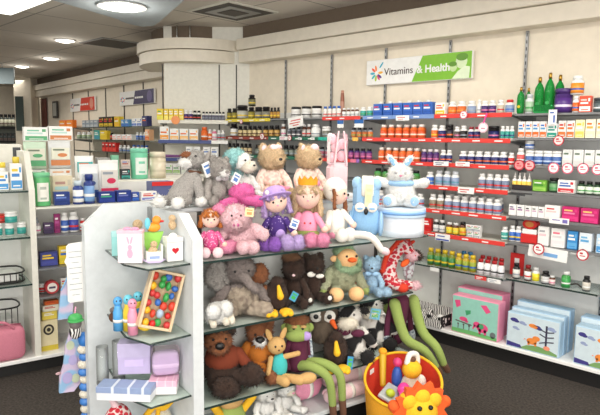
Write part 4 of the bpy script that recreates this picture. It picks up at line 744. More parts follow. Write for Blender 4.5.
# ------------------------------------------------------------------ second glass shelf
T = Toy('plush_elephant', 'grey plush elephant with big ears and mottled beige overalls', 'soft toy', 240, .16, S2, 65, -16)
T.p('body', 'fur_elephant', [('e', 0, 0, .3, .28, .2, .3)]); T.p('overalls', 'mottled_beige', [('e', .02, -.03, .28, .3, .2, .28)])
h = T.p('head', 'fur_elephant', [('e', 0, -.02, .1, .25, .2, .22)], loc=(-.02, -.05, .68)); T.p('ear', 'fur_darkgrey', [('e', -.35, -.02, .0, .22, .06, .24)], h); T.p('ear', 'fur_tan', [('e', .32, .02, -.02, .17, .06, .18)], h)
T.p('trunk', 'fur_elephant', [('l', (.02, -.16, .02), (.2, -.26, -.2), .09, .06, [(.1, -.24, -.1)])], h); T.face(h, [(-.12, -.19, .1), (.1, -.2, .1)])
for s in (-1, 1): T.p('leg', 'mottled_beige', [('l', (s * .15, -.08, .13), (s * .32 + .05, -.26, .12), .14, .13)]); T.p('arm', 'fur_elephant', [('l', (s * .24, -.04, .46), (s * .42, -.14, .26), .09, .09)])
T = Toy('plush_sheep', 'white fluffy plush sheep lying at the front beside the end panel', 'soft toy', 219, .05, S2, 27, 0)
T.p('body', 'fur_white', [('e', -.04, .1, .45, .56, .35, .42), ('e', .25, -.05, .6, .3, .28, .32)], tuft=.06); h = T.p('head', 'fur_white', [('e', -.35, -.2, .62, .3, .26, .28)], tuft=.05)
for x in (-.35, .2, .45): T.p('leg', 'fur_cream', [('l', (x, -.1, .3), (x, -.22, .15), .15, .14)])
def kiwi(T, fur='fur_darkbrown', beak='cloth_yellow', tilt=20):
    T.p('body', fur, [('e', 0, 0, .48, .34, .32, .4)], tuft=.04); h = T.p('head', fur, [('e', 0, -.08, .82, .2, .2, .18)]); T.face(h, [(-.1, -.26, .86), (.1, -.26, .86)])
    T.p('beak', beak, [('l', (.0, -.26, .8), (.03, -.4, .55), .045, .1)])
    for s in (-1, 1): T.p('foot', beak, [('e', s * .22, -.32, .1, .2, .2, .1), ('e', s * .32, -.45, .09, .09, .1, .08), ('e', s * .14, -.47, .09, .09, .1, .08)])
T = Toy('plush_kiwi', 'dark brown plush kiwi bird leaning in front of the dark bears', 'soft toy', 276, .08, S2, 37, -20); kiwi(T); T.tagcard(.45, -.3, .5, .2, .25, 30, (70, 150, 190), (60, 170, 80))
T.p('collar', 'fur_tan', [('e', -.3, .05, .55, .15, .15, .2)])
T = Toy('plush_bear', 'dark brown plush bear with pale nose beside the kiwi bird', 'soft toy', 293, .16, S2, 47, -33)
h = bear(T, 'fur_darkbrown', 'fur_darkbrown', headrot=(10, 0, 0), headk=1.15, nosem='cloth_palepink'); T.p('hair_tuft', 'fur_brown', [('e', -.05, .02, .4, .2, .14, .12)], h, tuft=.05)
T = Toy('plush_bear', 'dark brown plush bear wearing a white neck bow', 'soft toy', 313, .17, S2, 46, -20)
h = bear(T, 'fur_darkbrown', 'fur_darkbrown', headk=1.1); T.p('bow', 'cloth_white', [('e', -.12, -.23, .62, .1, .04, .06), ('e', .08, -.25, .58, .1, .04, .05)]); T.p('foot_flower', 'cloth_white', [('e', -.22, -.5, .14, .05, .02, .05)]); T.p('foot_flower', 'cloth_white', [('e', .24, -.5, .16, .05, .02, .05)])
T = Toy('plush_troll', 'pale green plush troll with orange nose and green beard', 'soft toy', 342, .12, S2, 58, -22)
T.p('body', 'fur_sage', [('e', 0, 0, .4, .28, .22, .28)]); h = T.p('head', 'cloth_peach', [('e', 0, -.02, .14, .2, .17, .18)], loc=(.06, -.06, .6))
T.p('beard', 'fur_green', [('e', .02, -.06, -.05, .22, .12, .1), ('e', -.17, -.02, .06, .07, .09, .13), ('e', .2, -.02, .06, .06, .09, .12)], h, tuft=.03); T.p('hair', 'fur_green', [('e', -.04, .09, .26, .2, .13, .13)], h, tuft=.03); T.p('nose', 'felt_orange', [('e', .03, -.2, .15, .085, .07, .045)], h); T.face(h, [(-.06, -.17, .21), (.12, -.17, .21)]); T.p('ear', 'cloth_peach', [('e', -.25, 0, .14, .07, .04, .06)], h)
for s in (-1, 1): T.p('leg', 'fur_sage', [('l', (s * .12, -.06, .24), (s * .19, -.2, .15), .1, .11)]); T.p('foot', 'cloth_peach', [('e', s * .19, -.24, .13, .14, .15, .13)]); T.p('arm', 'fur_sage', [('l', (s * .24, -.02, .5), (s * .37, -.12, .22), .09, .09)]); T.p('hand', 'fur_lime', [('e', s * .38, -.14, .17, .09, .08, .08)])
T = Toy('plush_parrot', 'small red and white plush bird between the troll and the blue bear', 'soft toy', 355, .1, S2, 30, 0)
T.p('body', 'cloth_red', [('e', 0, 0, .42, .26, .24, .4)]); h = T.p('head', 'cloth_red', [('e', 0, -.03, .8, .19, .18, .18)]); T.p('face', 'cloth_white', [('e', -.02, -.17, .8, .12, .06, .11)], h); T.face(h, [(-.07, -.23, .84), (.05, -.23, .84)], (0, -.24, .76, .04, .04, .04)); T.p('apron', 'cloth_white', [('e', .04, -.2, .4, .1, .06, .12)])
T = Toy('plush_bear', 'small pale blue plush bear sitting between troll and giraffe', 'soft toy', 371, .1, S2, 37, -40)
bear(T, 'fur_skyblue', 'fur_skyblue', headk=1.1, paws='fur_skyblue'); T.p('bow', 'cloth_skyblue', [('e', -.1, -.24, .6, .1, .04, .06), ('e', .1, -.24, .6, .1, .04, .06)]); T.p('foot', 'fur_skyblue', [('e', .42, -.32, .13, .16, .12, .13)])
T = Toy('plush_giraffe', 'red spotted plush giraffe with pink muzzle and long bent neck', 'soft toy', 394, .12, S2, 62, 0)
T.p('body', 'giraffe_spots', [('e', -.14, 0, .24, .16, .14, .2)]); T.p('neck', 'giraffe_spots', [('l', (-.15, 0, .3), (.14, -.02, .8), .12, .085, [(-.06, 0, .58)])]); T.p('mane', 'cloth_red', [('l', (-.27, .02, .36), (.08, .02, .9), .045, .04, [(-.16, .02, .66)])])
h = T.p('head', 'giraffe_spots', [('e', .2, -.03, .82, .13, .11, .11), ('l', (.2, -.04, .8), (.28, -.08, .68), .1, .09)]); T.p('muzzle', 'fur_pig', [('e', .29, -.1, .63, .11, .11, .11)], h); T.p('eye', 'black', [('e', .2, -.14, .8, .02, .02, .02)], h); T.p('nostril', 'cloth_red', [('e', .27, -.205, .65, .015, .01, .015)], h)
for x in (.12, .24): T.p('horn', 'cloth_red', [('l', (x, -.02, .88), (x + .02, -.02, .98), .025, .035)], h)
T.p('ear', 'cloth_red', [('e', .38, -.01, .86, .08, .03, .035, ('Y', -20))], h); T.p('scarf', 'felt_orange', [('e', .14, -.1, .5, .11, .05, .06, ('Y', -30))])
for s in (-1, 1): T.p('leg', 'giraffe_spots', [('l', (-.14 + .05 * s, -.05, .14), (.0 + .12 * s, -.24, .1), .09, .085)]); T.p('hoof', 'cloth_red' if s < 0 else 'fur_pig', [('e', .05 + .14 * s, -.28, .09, .1, .09, .09)])
T.p('ribbon', 'fur_darkbrown', [('e', .47, -.08, .6, .09, .07, .1)])
T = Toy('toy_bag', 'grey flowered cloth bag hanging beyond the giraffe', 'bag', 408, .13, S2 + .02, 44, 0)
T.p('bag', 'floral_grey', [('e', 0, 0, .42, .17, .1, .42)]); T.p('tie', 'cloth_red', [('e', 0, -.02, .82, .08, .06, .03)]); q = (S1 - .012 - S2 - .02) / T.K; T.p('cord', 'cloth_red', [('l', (0, 0, .8), (0, 0, q - .02), .02, .02)], free=True)

# ------------------------------------------------------------------ third glass shelf
T = Toy('plush_bear', 'biggest dark brown plush bear in a rust jumper beside the end panel', 'soft toy', 224, .15, S3, 72, -22)
T.p('body', 'fur_darkbrown', [('e', -.02, 0, .34, .27, .22, .32)]); T.p('jumper', 'cloth_rust', [('e', -.02, -.03, .52, .27, .21, .24)], fz=.004); h = T.p('head', 'fur_tan', [('e', 0, -.05, .15, .2, .19, .2)], loc=(-.09, -.08, .7)); T.p('muzzle', 'fur_tan', [('e', 0, -.2, .1, .12, .1, .1)], h); T.p('nose', 'black', [('e', 0, -.29, .16, .07, .04, .06)], h); T.p('cap', 'fur_darkbrown', [('e', 0, .02, .27, .2, .18, .12)], h)
for s in (-1, 1): T.p('ear', 'fur_darkbrown', [('e', s * .19, 0, .3, .07, .04, .07)], h); T.p('eye', 'black', [('e', s * .09, -.215, .24, .02, .02, .02)], h)
T.p('arm', 'cloth_rust', [('l', (.2, -.04, .6), (.33, -.14, .42), .09, .08)]); T.p('paw', 'fur_darkbrown', [('e', .33, -.17, .38, .1, .1, .1)])
T.p('leg', 'fur_darkbrown', [('l', (.1, -.08, .2), (.33, -.24, .3), .14, .13)]); T.p('foot', 'fur_darkbrown', [('e', .38, -.26, .31, .17, .13, .18)]); T.p('leg', 'fur_darkbrown', [('l', (-.1, -.08, .14), (.0, -.24, .14), .15, .15)]); T.p('foot', 'fur_darkbrown', [('e', .0, -.28, .14, .2, .14, .17)])
T = Toy('plush_bear', 'tan plush bear with white muzzle and orange shirt', 'soft toy', 259, .19, S3, 64, -28)
h = bear(T, 'fur_tan', 'fur_white', shirt='cloth_orange', headrot=(12, 0, 0), headk=1.0, hz=.6, legs=False); T.p('nose', 'black', [('e', 0, -.27, .15, .08, .05, .05)], h); T.p('trousers', 'cloth_orange', [('e', 0, -.04, .18, .24, .2, .16)])
for s in (-1, 1): T.p('leg', 'cloth_orange', [('l', (s * .12, -.06, .14), (s * .18, -.28, .12), .1, .09)]); T.p('foot', 'fur_tan', [('e', s * .19, -.34, .1, .1, .12, .1)])
T = Toy('plush_rabbit', 'small beige cloth rabbit in turquoise dress beside the orange-shirted bear', 'soft toy', 277, .07, S3, 52, -16)
T.p('dress', 'cloth_turq', [('e', .05, 0, .3, .17, .13, .26)]); h = T.p('head', 'cloth_tan', [('e', 0, -.02, .14, .19, .15, .17)], loc=(-.02, 0, .58)); T.face(h, [(-.07, -.16, .17), (.07, -.16, .17)], (0, -.175, .1, .02, .015, .015), nosem='cloth_brown')
for s in (-1, 1): T.p('ear', 'cloth_tan', [('e', s * .15, .02, .34, .06, .03, .14, ('Y', s * 25))], h); T.p('arm', 'cloth_tan', [('l', (s * .14, -.02, .48), (s * .42, -.1, .55), .055, .05)] if s > 0 else [('l', (-.14, -.02, .48), (-.22, -.1, .22), .055, .05)]); T.p('leg', 'cloth_tan', [('l', (s * .08, -.05, .1), (.24 + s * .16, -.3, .1), .075, .1)])
T.p('foot', 'cloth_tan', [('e', .55, -.3, .12, .2, .12, .11)])
def sock(T, pom, drop):
    T.p('body', 'cloth_plum', [('l', (0, 0, .12), (0, 0, .52), .2, .15)], fz=.002); h = T.p('head', 'cloth_green', [('e', 0, -.02, .15, .2, .17, .19)], loc=(-.02, -.02, .54), rot=(0, 0, -28)); T.p('muzzle', 'cloth_green', [('e', -.02, -.13, .08, .2, .1, .1)], h); T.p('cheek', 'cloth_lilac', [('e', .12, -.17, .08, .08, .05, .07)], h); T.p('cap', 'fur_tan', [('e', 0, .02, .27, .19, .17, .11)], h); T.face(h, [(-.08, -.17, .2), (.06, -.18, .2)])
    for s in (-1, 1): T.p('ear', 'cloth_green', [('e', s * .21, 0, .16, .06, .03, .07)], h); T.p('eyelid', 'cloth_tan', [('e', s * .075, -.165, .225, .05, .03, .025)], h)
    T.p('arm', 'cloth_plum', [('l', (-.16, 0, .48), (-.22, -.06, .1), .05, .045, [(-.26, -.04, .3)])]); T.p('arm', ['cloth_plum'], [('l', (.18, -.02, .62), (.22, -.06, .12), .055, .05)]); T.p('sleeve_trim', 'grey_fleck', [('l', (.2, -.07, .58), (.23, -.1, .22), .025, .025)]); T.p('cuff', 'grey_fleck', [('e', .2, -.06, .13, .08, .08, .12)])
    for i, (a, b, c) in enumerate(drop): T.p('leg', 'cloth_green', [('l', (.05 * (i * 2 - 1), -.05, .1), c, .085, .06, [a, b])], free=True); T.p('foot', 'cloth_brown', [('l', c, (c[0] + .02, c[1] - .01, c[2] - .22), .062, .055)], free=True)
T = Toy('sock_monkey', 'plum and green sock monkey with legs hanging over the shelf, beside the owl', 'soft toy', 297, .13, S3, 64, 0)
sock(T, 1, [((.02, -.36, .18), (.2, -.56, .03), (.3, -.56, -.42)), ((.2, -.34, .2), (.42, -.56, .06), (.5, -.56, -.38))])
T = Toy('plush_owl', 'grey brown plush owl with large white eyes and orange beak', 'soft toy', 323, .2, S3 + .09, 41, -35)
T.p('body', 'fur_owl', [('e', 0, 0, .35, .34, .28, .45), ('l', (0, .1, .1), (0, .1, -.35), .25, .22)]); h = T.p('head', 'fur_owl', [('e', 0, -.05, .74, .35, .26, .24)])
for s in (-1, 1): T.p('eye_ring', 'cloth_white', [('e', s * .16 - .03, -.27, .74, .15, .05, .15)], h); T.p('eye', 'black', [('e', s * .16 - .03, -.32, .74, .06, .025, .06)], h); T.p('ear_tuft', 'fur_owl', [('l', (s * .22, -.05, .9), (s * .3, -.05, 1.04), .07, .03)], h); T.p('wing', 'fur_elephant', [('e', s * .36, -.03, .35, .1, .2, .32)])
T.p('beak', 'felt_orange', [('l', (.2, -.3, .62), (.28, -.38, .5), .07, .04)], h)
T = Toy('plush_kiwi', 'dark brown plush kiwi with long yellow beak at the shelf edge', 'soft toy', 335, .05, S3, 38, -36); kiwi(T); T.tagcard(.4, -.3, .25, .16, .35, 5, (70, 150, 200), (80, 180, 90))
def cow(T, lean=0):
    T.p('body', 'cow_patches', [('l', (0, 0, .22), (-.08, 0, .55), .25, .2)]); h = T.p('head', 'cow_patches', [('e', 0, -.05, .13, .22, .19, .19)], loc=(-.1, -.02, .66)); T.p('muzzle', 'fur_cream', [('e', -.05, -.22, .05, .18, .13, .12)], h); T.face(h, [(-.1, -.22, .2), (.06, -.22, .2)])
    for s in (-1, 1):
        T.p('ear', 'fur_black', [('e', s * .27, 0, .2, .11, .04, .06)], h); T.p('horn', 'fur_cream', [('l', (s * .12, 0, .3), (s * .16, 0, .38), .04, .025)], h); T.p('arm', 'cow_patches', [('l', (s * .2 - .05, -.05, .5), (s * .3 + .04, -.22, .34), .09, .08)])
        T.p('leg', 'cow_patches', [('l', (s * .12, -.06, .14), (s * .2 + .02, -.26, .13), .12, .11)]); T.p('hoof', 'fur_black', [('e', s * .2 + .02, -.34, .13, .13, .1, .13)])
mat('fur_black', (26, 24, 26), .9, 'fur')
T = Toy('plush_cow', 'black and white plush cow with a plum neck bow', 'soft toy', 353, .11, S3, 56, -32); cow(T); T.p('bow', 'cloth_plum', [('e', -.22, -.22, .55, .13, .05, .07), ('e', .04, -.24, .53, .13, .05, .07)])
T = Toy('plush_cow', 'black and white plush cow behind, with a blue green tag', 'soft toy', 373, .2, S3, 55, -24); cow(T); T.tagcard(-.1, -.35, .72, .2, .2, 10, (120, 190, 220), (120, 190, 110))
T = Toy('sock_monkey', 'plum and green sock monkey at the open end of the shelves', 'soft toy', 397, .12, S3, 60, 0)
T.p('body', 'cloth_plum', [('l', (0, 0, .14), (0, 0, .74), .12, .19)]); h = T.p('head', 'cloth_green', [('e', 0, .17, .62, .17, .14, .16)]); T.p('cap', 'fur_tan', [('e', 0, .2, .74, .16, .12, .09)], h); T.p('muzzle', 'cloth_green', [('e', .0, .06, .55, .14, .08, .08)], h)
for q in (-1, 1): T.p('arm', 'cloth_plum', [('l', (q * .17, 0, .74), (q * .3, -.04, .12), .05, .05, [(q * .27, -.02, .45)])]); T.p('cuff', 'grey_fleck', [('e', q * .3, -.05, .13, .07, .07, .12)])
for a, b, c, d in (((-.26, -.16, .78), (-.17, -.34, .26), (.02, -.6, .09), (.24, -.66, -.2)), ((.2, -.16, .78), (.24, -.34, .3), (.3, -.6, .1), (.44, -.66, -.2))):
    T.p('leg', 'cloth_green', [('l', a, d, .095, .06, [b, c])], free=True); T.p('foot', 'cloth_brown', [('l', d, (d[0] + .1, d[1], d[2] - .12), .062, .055)], free=True)
# ------------------------------------------------------------------ on the base deck
T = Toy('plush_frog', 'green and yellow plush toy below the brown bears', 'soft toy', 230, .1, BASE, 42, 0)
T.p('body', 'cloth_green', [('e', 0, 0, .4, .4, .3, .4)]); T.p('head', 'cloth_tan', [('e', 0, -.05, .8, .3, .24, .2)])
for s in (-1, 1): T.p('arm', 'cloth_yellow', [('l', (s * .3, -.1, .5), (s * .5, -.2, .85), .1, .1)])
T = Toy('plush_rabbit', 'white plush rabbit with grey ears on the base deck', 'soft toy', 265, .1, BASE, 45, 0); bear(T, 'fur_white', 'fur_white', headk=1.1); T.p('ear', 'cloth_grey', [('e', -.2, -.02, .9, .08, .05, .2, ('Y', -30))])
T = Toy('plush_lamb', 'white plush lamb with pink nose beside the pink blankets', 'soft toy', 284, .1, BASE, 43, 10); bear(T, 'fur_white', 'fur_cream', headk=1.1, nosem='cloth_pink')
def blanket(px, v, hp, wp, m, label, lift=0):
    k = GON.mpp(px, v, BASE); r = hp * k / 2; t = thing('rolled_blanket', label, 'blanket', GON.at(px, v, BASE + lift), GON.rz)
    L2 = wp * k / 2; g = G()
    g.limb((-L2 + r * .5, 0, r), (L2 - r * .5, 0, r), r, r, 0, 20); obj('roll', g, m, t)
    pts = [(r * (1.02 - .06 * i) * cos(i * .55), r + r * (1.02 - .06 * i) * sin(i * .55)) for i in range(16)]
    obj('spiral_fold', G().tube([(-L2 + .0, a, b) for a, b in pts], .007, n=6), 'cloth_palepink', t); obj('ribbon', G().lathe([(r * 1.015, -.012), (r * 1.015, .012)], 24), 'cloth_white', t, rot=(0, PI / 2, 0), loc=(L2 * .2, 0, r))
blanket(302, .17, 26, 30, 'cloth_pink', 'rolled deep pink fleece blanket on the base deck'); blanket(347, .175, 28, 50, 'cloth_palepink', 'thick rolled pale pink blanket beside the yellow basket')
blanket(346, .035, 15, 46, 'cloth_palepink', 'thin rolled cream pink blanket in front of the thick one')
# ------------------------------------------------------------------ lion basket on the carpet
bx = onz(396, 376, .3); bx = bx - GON.uy * max(0, (bx - GON.o).dot(GON.uy) + .235); t = thing('toy_basket', 'yellow fabric toy basket with orange-maned lion face and red lining', 'basket', (bx.x, bx.y, 0), GON.rz)
R0, HB, SL, A0 = .2, .3, .24, rad(46)
obj('outer_wall', G().grid([[(R0 * k * cos(2 * PI * i / 40), R0 * k * sin(2 * PI * i / 40), z * (1 + SL * cos(2 * PI * i / 40 - A0))) for i in range(40)] for z, k in ((.0, .86), (.1, .93), (.25, 1.0), (HB, 1.0))]), 'cloth_amber', t)
obj('lining', G().grid([[(R0 * k * cos(2 * PI * i / 40), R0 * k * sin(2 * PI * i / 40), z * (1 + SL * cos(2 * PI * i / 40 - A0))) for i in range(40)] for z, k in ((HB, .985), (.25, .975), (.12, .93))] + [[(0, 0, .12)]]), 'cloth_red', t)
obj('rim', G().tube([(R0 * cos(2 * PI * i / 30), R0 * sin(2 * PI * i / 30), HB * (1 + SL * cos(2 * PI * i / 30 - A0))) for i in range(31)], .008, n=6), 'cloth_yellow', t)
ang = rad(-112); fx, fy = cos(ang), sin(ang); T3 = lambda u, w, d: (fx * (R0 + .012 + d) - fy * u, fy * (R0 + .012 + d) + fx * u, w + .035)
star = [(.16 * q * cos(a), .16 + .16 * q * sin(a)) for i in range(26) for a, q in [(2 * PI * i / 26, 1.0 if i % 2 else .8)]]
star = [(u * .92, w * .95 + .05) for u, w in star]
lf = obj('mane', G().prism(star, lambda u, w, d: T3(u, w, d), .03), 'felt_orange', t)
def blobs(name, parent, m, items): 
    g = G()
    for u, w, r, d, s in items: g.ell(T3(u, w, d), (r, r, r * s), 0)
    obj(name, g, m, parent)
blobs('face', lf, 'cloth_yellow', [(0, .19, .1, -.02, 1), (-.065, .255, .045, .005, 1), (0, .275, .048, .005, 1), (.065, .255, .045, .005, 1)])
blobs('muzzle', lf, 'cloth_white', [(-.03, .155, .05, .035, .9), (.035, .155, .05, .035, .9)]); blobs('nose', lf, 'cloth_red', [(0, .185, .026, .07, .7)])
for s in (-1, 1): blobs('eye', lf, 'black', [(s * .028, .237, .013, .064, .9)]); blobs('ear', lf, 'felt_orange', [(s * .135, .23, .03, .0, 1)])
def inb(u, v, z=.13): return t.matrix_world if 0 else GON.ux * u + GON.uy * v + V((bx.x, bx.y, z))
q = thing('toy_packet', 'clear grey packet holding pink toys in the basket', 'packet', inb(-.06, .0, .215), GON.rz + .5); q.rotation_euler = (rad(20), 0, GON.rz + .5)
obj('tray', G().box(0, 0, 0, .17, .14, .02, bev=.005), [(190, 196, 200)], q); obj('toy_shape', G().ell((.04, -.02, .05), (.045, .03, .03)).ell((0, -.04, .045), (.03, .03, .025)), [(244, 70, 170)], q); obj('toy_shape', G().ell((-.05, .02, .04), (.025, .025, .02)), [(190, 210, 60)], q)
q = thing('plush_duck', 'yellow and white plush duck with a dark curl in the basket', 'soft toy', inb(.085, .03, .16), GON.rz)
h = obj('body', G().ell((0, 0, .07), (.06, .05, .07)), 'fur_cream', q); obj('head', G().ell((0, -.01, .17), (.055, .05, .05)), 'cloth_yellow', q); obj('curl', G().tube([(-.03, 0, .2), (-.01, 0, .25), (.04, 0, .24), (.05, 0, .19)], .016, n=8), 'cloth_white', q); obj('eye', G().ell((.0, -.01, .225), (.02, .02, .016)), 'cloth_brown', q); obj('wing', G().ell((.06, -.02, .09), (.03, .03, .04)), 'cloth_white', q)
q = thing('toy_horn', 'yellow ribbed toy leaning on the red lining of the basket', 'toy', inb(-.02, .13, .2), GON.rz); obj('tube_body', G().limb((0, 0, .03), (.04, .05, .17), .016, .02), [(210, 170, 40)], q); obj('tip', G().ell((.044, .055, .19), (.022, .026, .02)), 'cloth_amber', q)
q = thing('toy_figure', 'small blue and red toy between the packet and the duck', 'toy', inb(.035, .08, .2), GON.rz); obj('body', G().ell((0, 0, .07), (.03, .03, .07)), [(50, 90, 180)], q); obj('head', G().ell((0, 0, .16), (.025, .025, .025)), [(214, 60, 120)], q)
q = thing('price_sticker', 'white price sticker inside the basket on the red lining', 'sticker', inb(-.07, .165, .29), GON.rz + .4); obj('paper', G().box(0, 0, 0, .045, .003, .025), 'white', q)

# ------------------------------------------------------------------ corner shelves of the wing
def gb(px, py, z, name, label, cat, turn=0): p = onz(px, py, z); return thing(name, label, cat, p, GON.rz + rad(turn)), (p - EYE).dot(FW) / FPX
EZ = [1.0, .675, .39]
t, k = gb(131.5, 262, EZ[0], 'gift_box', 'white box with pink rabbit picture and pink edging', 'box', -31)
w, hh = 24 * k, 32 * k
obj('box', G().box(0, 0, 0, w, w * .5, hh, 0, bev=.002), [(240, 226, 232)], t); g = G(); y = -w * .25
g.disc(0, hh * .3, w * .12, hh * .15, y, 0).disc(0, hh * .5, w * .09, hh * .08, y, 0).disc(-w * .07, hh * .72, w * .04, hh * .13, y, 0, ang=.25).disc(w * .07, hh * .72, w * .04, hh * .13, y, 0, ang=-.25); obj('rabbit_print', g, [(238, 170, 196)], t)
obj('lid', G().box(0, 0, hh * .92, w * 1.03, w * .52, hh * .1, bev=.002), [(246, 190, 206)], t); obj('bow', G().ell((-w * .15, 0, hh * 1.05), (w * .16, w * .1, hh * .06)).ell((w * .18, 0, hh * 1.05), (w * .16, w * .1, hh * .06)), 'cloth_pink', t)
t, k = gb(119.5, 255, EZ[0], 'candle_box', 'pale turquoise box behind the pink rabbit box', 'box', -20); obj('box', G().box(0, 0, 0, 14 * k, 10 * k, 20 * k, bev=.002), [(150, 214, 214)], t); obj('lid', G().box(0, 0, 19 * k, 14.6 * k, 10.6 * k, 5 * k, bev=.002), [(170, 220, 222)], t)
t, k = gb(138, 252, EZ[0], 'plush_bear', 'small brown bear ornament behind the pink rabbit box', 'ornament', -10); obj('body', G().ell((0, 0, 12 * k), (5 * k, 4 * k, 12 * k)), 'cloth_brown', t); obj('head', G().ell((0, -1 * k, 28 * k), (5 * k, 4.5 * k, 5 * k)), 'fur_beige', t)
t, k = gb(152, 259, EZ[0], 'photo_frame', 'green triangular ornament stand behind the little cradle', 'ornament', -10); obj('stand', G().prism([(-11 * k, 27 * k), (12 * k, 27 * k), (2 * k, 0), (-2 * k, 0)], lambda u, w, d: (u, w * .0 + d, w), 5 * k), [(150, 210, 90)], t)
t, k = gb(154, 259, EZ[0], 'duck_ornament', 'orange and turquoise duck ornament on the green stand', 'ornament', -10); t.location.z += 27.2 * k
obj('body', G().ell((0, 0, 5 * k), (7 * k, 5 * k, 5 * k)), [(246, 160, 50)], t); obj('head', G().ell((3 * k, -1 * k, 12 * k), (4.5 * k, 4 * k, 4.5 * k)), [(246, 150, 50)], t); obj('beak', G().ell((7.5 * k, -3 * k, 11 * k), (2.5 * k, 2 * k, 1.2 * k)), 'red', t); obj('wing', G().ell((-6 * k, -2 * k, 9 * k), (3 * k, 2.5 * k, 6 * k)), [(110, 200, 220)], t)
t, k = gb(154, 262, EZ[0], 'cradle_ornament', 'white toy cradle holding a small bear', 'ornament', -12); obj('rocker', G().prism([(-11 * k, 3 * k), (-6 * k, 0), (6 * k, 0), (11 * k, 3 * k), (6 * k, 2.4 * k), (-6 * k, 2.4 * k)], lambda u, w, d: (u, d - 5 * k, w), 10 * k), [(206, 190, 226)], t)
obj('cot', G().box(0, 0, 2 * k, 15 * k, 10 * k, 9 * k, bev=.002), 'white', t); obj('band', G().rect(0, 4 * k, 10 * k, 3 * k, -5 * k, 0), [(150, 170, 220)], t); obj('teddy', G().ell((-1 * k, -1 * k, 12 * k), (4.5 * k, 3 * k, 4 * k)).ell((0, -1 * k, 18 * k), (3.6 * k, 3 * k, 3.6 * k)), 'fur_beige', t); obj('headboard', G().box(7.5 * k, 0, 2 * k, 1.6 * k, 10 * k, 16 * k, bev=.002), 'white', t)
t, k = gb(173.2, 260, EZ[0], 'keepsake_box', 'white wooden box with a red heart on its front', 'box', -4)
obj('box', G().box(0, 0, 0, 16 * k, 15 * k, 19 * k, bev=.002), 'white', t); obj('lid', G().box(0, 0, 19.3 * k, 16.6 * k, 15.6 * k, 4.5 * k, bev=.002), 'white', t); obj('handle', G().prism([(4.5 * k * cos(a), 23.5 * k + 4 * k * sin(a)) for a in [PI * i / 8 for i in range(9)]], lambda u, w, d: (u, d - .003, w), .006), 'white', t)
hp_ = [(16 * sin(a) ** 3, 13 * cos(a) - 5 * cos(2 * a) - 2 * cos(3 * a) - cos(4 * a)) for a in [2 * PI * i / 24 for i in range(24)]]
obj('heart', G().flat([(u * .22 * k, 11 * k + w * .22 * k) for u, w in hp_], -7.5 * k, 0, .002), [(200, 20, 40)], t)
t, k = gb(173.5, 258, EZ[0], 'bear_ornament', 'small beige bear ornament sitting on the red-heart box', 'ornament', -30); t.location.z += 28 * k; obj('body', G().ell((-1 * k, 2 * k, 5 * k), (4 * k, 3 * k, 5 * k)), 'fur_beige', t); obj('head', G().ell((-1 * k, 1.5 * k, 12 * k), (3.6 * k, 3.2 * k, 3.5 * k)), 'fur_beige', t)
# middle corner shelf
for px, py, c, w, lb in ((118.5, 330, (90, 170, 230), 5, 'blue clothes-peg shaped toothbrush holder, outermost on the corner shelf'), (129, 330, (236, 206, 60), 5.5, 'yellow and turquoise toothbrush holder figure'), (138.5, 327, (240, 214, 70), 5.5, 'yellow capped toothbrush holder figure nearest the wooden tray'), (133, 334, (246, 160, 190), 5, 'pink toothbrush holder standing at the shelf edge')):
    t, k = gb(px, py, EZ[1], 'toothbrush_holder', lb, 'holder', -10); H_ = 36 if c[0] != 90 else 34
    obj('tube_body', G().lathe([(w * k, 0), (w * k, H_ * .55 * k), (w * .7 * k, H_ * .7 * k), (w * .7 * k, H_ * .75 * k)], 14), [c], t); obj('head', G().ell((0, 0, H_ * .86 * k), (w * .9 * k, w * .8 * k, H_ * .15 * k)), [(110, 200, 225) if c[2] < 100 else c], t); obj('stripe', G().lathe([(w * 1.03 * k, H_ * .25 * k), (w * 1.03 * k, H_ * .34 * k)], 14), 'white', t)
    for s in (-1, 1): obj('eye', G().ell((s * w * .35 * k, -w * .72 * k, H_ * .9 * k), (.8 * k, .6 * k, .8 * k)), 'black', t)
t, k = gb(113, 322, EZ[1], 'stone_figure', 'small grey brown figure beside the blue holder', 'ornament'); obj('body', G().ell((0, 0, 5 * k), (4 * k, 3.5 * k, 5 * k)), 'cloth_brown', t); obj('head', G().ell((0, 0, 12 * k), (3 * k, 3 * k, 3 * k)), 'fur_elephant', t)
p = onz(152, 333, EZ[1]); t = thing('wooden_tray', 'tilted wooden tray packed with bright bead toys', 'tray', p + V((0, 0, .026)), GON.rz - .3); k = (p - EYE).dot(FW) / FPX; t.rotation_euler = (rad(-6), rad(17), GON.rz - .15)
W2, H2 = 31 * k, 58 * k
obj('backboard', G().box(0, 0, 0, W2, .012, H2), [(206, 176, 140)], t)
for x, z, w, h2 in ((-W2 / 2, 0, .012, H2), (W2 / 2, 0, .012, H2), (0, 0, W2, .012), (0, H2 - .012, W2, .012)): obj('frame_side', G().box(x, -.025, z, w, .055, h2 if w == .012 else .012, bev=.002), [(222, 196, 160)], t)
pal = [(206, 40, 40), (60, 160, 80), (240, 180, 40), (60, 110, 190), (214, 70, 50), (230, 120, 40), (200, 60, 60), (170, 190, 210)]; i = 0
for a in range(4):
    for b in range(6):
        o = obj('bead', G().ell((0, 0, 0), (W2 * rnd.uniform(.08, .13), .018, H2 * rnd.uniform(.05, .085)), n=12), [pal[rnd.randrange(8)]], t, (-W2 * .36 + a * W2 * .24 + rnd.uniform(-.008, .008), -.03, H2 * .11 + b * H2 * .155 + rnd.uniform(-.008, .008)))
p = onz(146, 332, EZ[1]); k = (p - EYE).dot(FW) / FPX; t = thing('toy_ring', 'yellow, blue and red teething ring in front of the wooden tray', 'toy', p + V((0, 0, .014)), GON.rz - .1); t.rotation_euler = (rad(-18), 0, GON.rz - .1)
